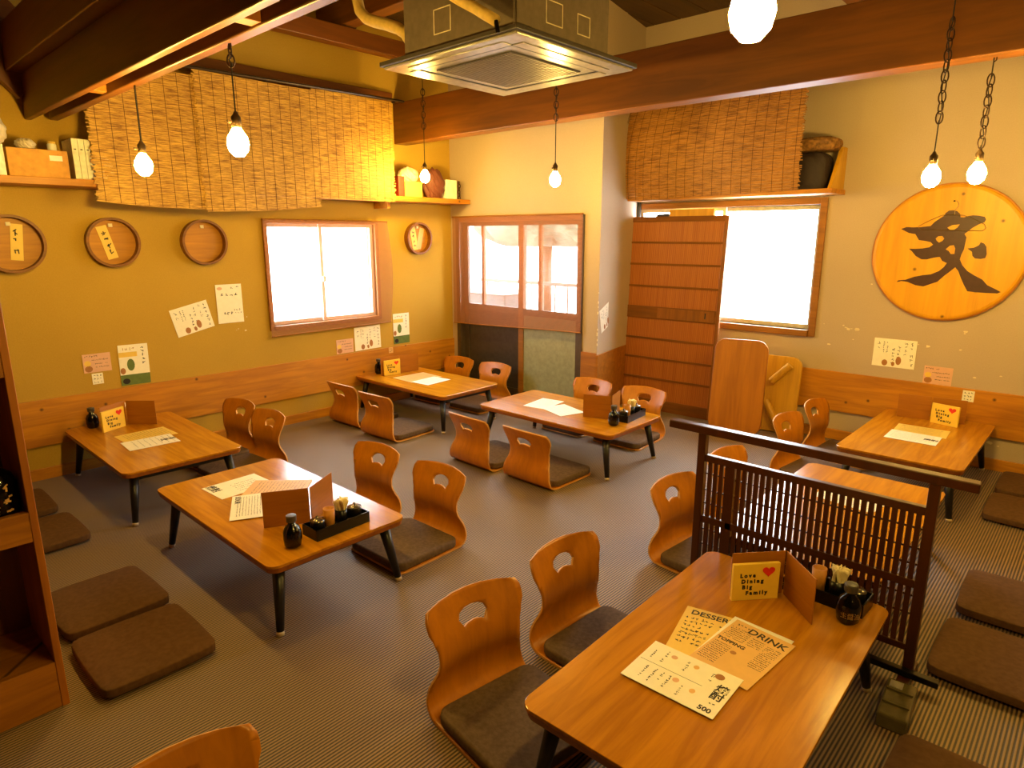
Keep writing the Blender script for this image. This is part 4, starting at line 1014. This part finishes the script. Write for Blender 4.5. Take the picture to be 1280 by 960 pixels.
mo('bottom_shelf', B(-CD+.012, -.03, -CL+.022, -.022, .14, .165), M_CAB, cb)
for i, (x, y) in enumerate(((-2.525, .311), (-2.53, .175))):
    p = thing('sake_bottle', ('large dark bottle with gold characters on the cabinet shelf, the one in view', 'large dark bottle deeper in the cabinet, left of the visible one')[i], 'bottle', (x, y, .696), 0)
    bm = bmesh.new(); lathe(bm, [(.048, 0), (.055, .01), (.055, .10), (.045, .135), (.020, .155), (.018, .185)], 24); mo('bottle_body', bm, M_SOY, p, smooth=True)
    bm = bmesh.new(); lathe(bm, [(.020, .185), (.020, .205), (0, .206)], 16); mo('bottle_cap', bm, M_BAMB, p)
    bm = bmesh.new(); rr = random.Random(i+8)
    for cx in (-.02, .018): scribble(bm, cx-.016, .015, .034, .10, 0, rr, True, .006)
    for v in bm.verts:
        x_, y_ = v.co.x, v.co.y; v.co = (.0558*math.cos(x_/.0558+.0), .0558*math.sin(x_/.0558+.0), y_)
    o = mo('lettering', bm, M_TPAPER, p); o['kind'] = 'stuff'

# ================================================================ SHELF CONTENTS
ZF = 1.906
bx = thing('cardboard_box', 'tan cardboard box on the left shelf with a small white label', 'box', (-4.87, 1.05, ZF))
mo('box_body', B(-.11, .115, -.145, .155, 0, .155), M_CARD, bx, bev=.002); mo('box_label', B(.115, .1165, .06, .125, .095, .125), M_PAPER, bx)
for i in range(3):
    y = 1.252+i*.034
    b_ = thing('binder', 'white upright binder on the left shelf, '+('left one of three', 'middle one of three', 'right one of three')[i], 'binder', (-4.87, y, ZF), 0, 'white binders on the left shelf')
    mo('spine', B(.095, .10, -.016, .016, 0, .235), M_WHITE, b_, bev=.001); mo('covers', B(-.11, .095, -.015, .015, 0, .235), M_WHITE, b_, bev=.001); mo('finger_hole', B(.10, .1005, -.006, .006, .17, .176), M_CAPG, b_)
tag(mo('white_carton', B(-4.98, -4.765, .78, .895, ZF, ZF+.17), M_WHITE, bev=.002), 'white carton at the far left end of the left shelf in view', 'box')
blob('plastic_bag', 'crumpled pale plastic bag bulging above the white carton, far left', 'bag', (-4.86, .84, ZF+.172), (.085, .10, .11), M_PLAST, 1)
blob('plastic_bag', 'small crumpled plastic bag on top of the cardboard box', 'bag', (-4.85, 1.02, ZF+.158), (.06, .05, .035), M_PLAST, 2)
p = thing('lidded_jar', 'small white jar standing on the cardboard box', 'jar', (-4.84, 1.15, ZF+.156))
bm = bmesh.new(); lathe(bm, [(.022, 0), (.024, .005), (.024, .038), (.02, .044)], 16); mo('jar_body', bm, M_WHITE, p, smooth=True)
bm = bmesh.new(); lathe(bm, [(.021, .044), (.021, .055), (0, .056)], 16); mo('jar_lid', bm, M_YPAPER, p)
sn = blob('snack_bag', 'red and white printed bag between the binders and the left reed blind', 'bag', (-4.82, 1.40, ZF), (.05, .06, .085), M_WHITE, 3)
for k, (yy, zz, m) in enumerate(((-.02, .02, M_REDB), (.01, -.02, M_REDB), (.03, -.05, M_BROWNBAG))):
    bm = bmesh.new(); bmesh.ops.create_icosphere(bm, subdivisions=2, radius=1)
    for v in bm.verts: v.co = Vector((v.co.x*.05, v.co.y*.028, v.co.z*.022))
    mo('printed_patch', bm, m, sn, loc=(.014, yy, zz), rot=(.6, 0, 0), smooth=True)
# right end of left shelf
blob('plastic_bag', 'shiny crumpled plastic bag behind the lamp at the right end of the left shelf', 'bag', (-4.84, 3.85, ZF+.132), (.07, .10, .07), M_PLAST, 5)
tag(mo('red_carton', B(-4.87, -4.765, 3.68, 3.745, ZF, ZF+.17), M_REDB, bev=.003), 'upright red carton beside the right reed blind on the left shelf', 'box')
tag(mo('cream_carton', B(-4.90, -4.77, 3.755, 3.95, ZF, ZF+.13), M_YPAPER, bev=.003) , 'cream box directly behind the third lamp from left, on the left shelf', 'box')
blob('brown_bag', 'reddish brown bulging bag on the right end of the left shelf', 'bag', (-4.86, 4.16, ZF), (.085, .11, .15), M_BROWNBAG, 6)
tag(mo('white_carton', B(-4.90, -4.80, 4.27, 4.40, ZF, ZF+.175), M_WHITE, bev=.003), 'narrow white box at the right end of the left shelf', 'box')
ch = thing('hanging_chain', 'loose chain draped over the white box at the right end of the left shelf', 'chain', (-4.79, 4.42, ZF))
def link(name, par, c, L, r, turn, mat):
    bm = bmesh.new(); pts = []
    for i in range(14):
        a = 2*PI*i/14; pts.append((math.cos(turn)*math.cos(a)*L*.30, math.sin(turn)*math.cos(a)*L*.30, math.sin(a)*L*.5))
    tube(bm, pts, r, 6, True); return mo(name, bm, mat, par, smooth=True, loc=c)
for i in range(6): link('chain_link', ch, (0, .004*math.sin(i*2), .015+i*.027), .034, .003, PI/2*(i % 2)+.5, M_CHAIN)
# back wall shelf
blob('dark_cloth_bundle', 'dark cloth bundle on the short shelf over the right window', 'cloth', (-1.80, 5.20, 1.898), (.125, .115, .145), M_DARKCL, 7, .06, 4, .5)
blob('plaid_cloth_bundle', 'brown patterned cloth bundle lying on top of the dark one', 'cloth', (-1.79, 5.20, 2.165), (.165, .12, .055), M_PLAID, 8, .12, 4, .6)

# ================================================================ AIR CONDITIONER
ac = thing('ceiling_air_conditioner', 'grey ceiling cassette air conditioner hanging between the beams', 'air conditioner', (-2.485, 2.655, 2.40))
mo('casing', B(-.325, .415, -.415, .285, .035, .42), M_ACG, ac, bev=.003)
mo('panel', B(-.478, .478, -.462, .462, .012, .035), M_ACD, ac, bev=.004)
mo('panel_face', B(-.462, .462, -.446, .446, 0, .012), M_ACW, ac, bev=.004)
for s_ in (-1, 1):
    mo('air_vane', B(-.33, .33, s_*.365-.030, s_*.365+.030, -.004, 0), M_ACW, ac, bev=.001)
    mo('vane_gap', B(-.335, .335, s_*.327-.004, s_*.327+.004, -.003, .0), M_CORD, ac)
    mo('vane_gap', B(s_*.327-.004, s_*.327+.004, -.325, .325, -.003, .0), M_CORD, ac)
    mo('air_vane', B(s_*.365-.030, s_*.365+.030, -.33, .33, -.004, 0), M_ACW, ac, bev=.001)
gr = mo('intake_grille', B(-.262, .262, -.262, .262, -.006, 0), M_ACD, ac)
for i in range(26):
    x = -.25+i*.02; mo('grille_bar', B(x, x+.006, -.258, .258, -.010, -.006), M_ACG, gr)
def outline(x0, x1, z0, z1, y, par, axis):
    for q in ((x0, x1, z0, z0+.004), (x0, x1, z1-.004, z1), (x0, x0+.004, z0, z1), (x1-.004, x1, z0, z1)):
        a, b, c, d = q
        mo('outline_strip', B(a, b, y-.0015, y, c, d) if axis == 'y' else B(y, y+.0015, a, b, c, d), M_CHIP, par)
outline(-.10, .02, .10, .21, -.415, ac, 'y')
outline(-.20, -.08, .10, .20, .415, ac, 'x'); outline(.03, .13, .10, .19, .415, ac, 'x')
mo('pipe_plate', B(.415, .422, -.40, -.30, .06, .36), M_ACG, ac); mo('hanger_bolt', T([(-.36, -.35, .10), (-.36, -.35, .94)], .006), M_STEEL, ac); mo('hanger_bolt', T([(.36, .33, .10), (.36, .33, .94)], .006), M_STEEL, ac)
mo('hanger_nut', T([(-.36, -.35, .14), (-.36, -.35, .165)], .014, 6), M_STEEL, ac); mo('hanger_lug', B(-.385, -.325, -.37, -.33, .13, .142), M_STEEL, ac)
t = thing('insulated_pipe', 'yellowish insulated pipe curving down to the left of the air conditioner', 'pipe', (-3.05, 2.30, 2.60))
mo('insulation', T([(-0.227, 0, 0.55), (-0.227, 0.0, 0.217), (-0.21, 0.0, 0.158), (-0.155, 0.0, 0.112), (-0.084, 0.0, 0.082), (0.012, 0.0, 0.051), (0.112, 0.0, 0.013), (0.176, 0.0, -0.025), (0.206, 0.0, -0.061)], .030, 12), M_PIPE, t, smooth=True); mo('pipe_end', T([(0.206, 0.0, -0.061), (0.211, 0.0, -0.121)], .012, 8), M_STEEL, t)
t = thing('insulated_pipe', 'short insulated pipe in front of the air conditioner casing', 'pipe', (-2.2, 2.16, 2.6))
mo('insulation', T([(-0.314, 0, 0.096), (-0.114, 0.0, -0.024), (-0.029, 0.0, -0.07), (0.034, 0.0, -0.108), (0.105, 0.0, -0.15)], .024, 12), M_PIPE, t, smooth=True); mo('pipe_end', T([(0.105, 0.0, -0.15), (0.11499999999999999, 0.0, -0.2)], .01, 8), M_BLACK, t)

# ================================================================ PENDANT LAMPS
def lamp(loc, ztop, label, chain=None, rb=.038):
    """chain=(z0,z1): links between these heights, cord elsewhere"""
    t = thing('pendant_lamp', label, 'lamp', loc, 0, 'bare bulb pendant lamps')
    bm = bmesh.new(); lathe(bm, [(0, -.048), (.018, -.044), (.034, -.026), (.040, 0), (.036, .022), (.024, .042), (.015, .056)], 20)
    mo('bulb', bm, M_BULB, t, smooth=True)
    bm = bmesh.new(); lathe(bm, [(.017, .056), (.018, .062), (.018, .095), (.010, .105), (.006, .115)], 16); mo('socket', bm, M_SOCK, t, smooth=True)
    mo('switch_key', B(-.004, .004, -.034, -.016, .072, .082), M_SOCK, t)
    zt = ztop-loc[2]
    if chain:
        c0_, c1_ = chain[0]-loc[2], chain[1]-loc[2]; n_ = max(2, int((c1_-c0_)/.040)); st = (c1_-c0_)/n_
        mo('cord', T([(0, 0, .11), (0, 0, c0_+.01)], .003, 6), M_CORD, t)
        for i in range(n_):
            link('chain_link', t, (0, 0, c0_+st*(i+.5)), st*1.28, .0032, PI/4+PI/2*(i % 2), M_CHAIN)
        pts = [(.006*math.sin(k*1.3), .006*math.cos(k*1.3), c0_+(c1_-c0_)*k/10) for k in range(11)]
        mo('twisted_cord', T(pts, .0025, 6), M_CORD, t)
        mo('cord', T([(0, 0, c1_-.01), (0, 0, zt)], .003, 6), M_CORD, t)
    else:
        mo('cord', T([(0, 0, .11), (0, 0, zt)], .003, 6), M_CORD, t)
    mo('ceiling_hook', T([(0, 0, zt-.02), (.01, 0, zt-.012), (.01, 0, zt)], .003, 6), M_CHAIN, t)
    return t
lamp((-3.53, 1.205, 1.896), 2.256, 'bare bulb before the leftmost reed blind, first lamp from left')
lamp((-2.53, 1.205, 1.908), 2.256, 'bare bulb on a cord under the paired beams, second lamp from left', (2.18, 2.25))
lamp((-4.38, 3.66, 2.043), 3.35, 'bare bulb on a chain before the bags at the end of the left shelf', (2.42, 2.72))
lamp((-3.02, 3.70, 1.948), 3.35, 'bare bulb on a chain left of the narrow grey wall, over the middle rear table', (2.34, 2.62))
lamp((-.545, 1.205, 1.950), 2.256, 'large glaring bulb at the top edge of the photo, nearest lamp')
lamp((.75, 1.205, 1.95), 2.256, 'unseen bulb added on the paired beams to light the foreground table')  # added lamp out of view, brightens the foreground table
lamp((.75, 3.93, 1.86), 2.375, 'unseen bulb added below the broad beam to light the right side of the floor')  # second added lamp, unseen, for light on the right-hand floor
lamp((-.735, 3.70, 1.838), 3.35, 'bulb on a heavy chain before the beam, left one over the round sign', (2.08, 2.52))
lamp((-.592, 3.93, 1.858), 2.375, 'bulb on a chain below the beam, right one over the round sign', (1.98, 2.30))
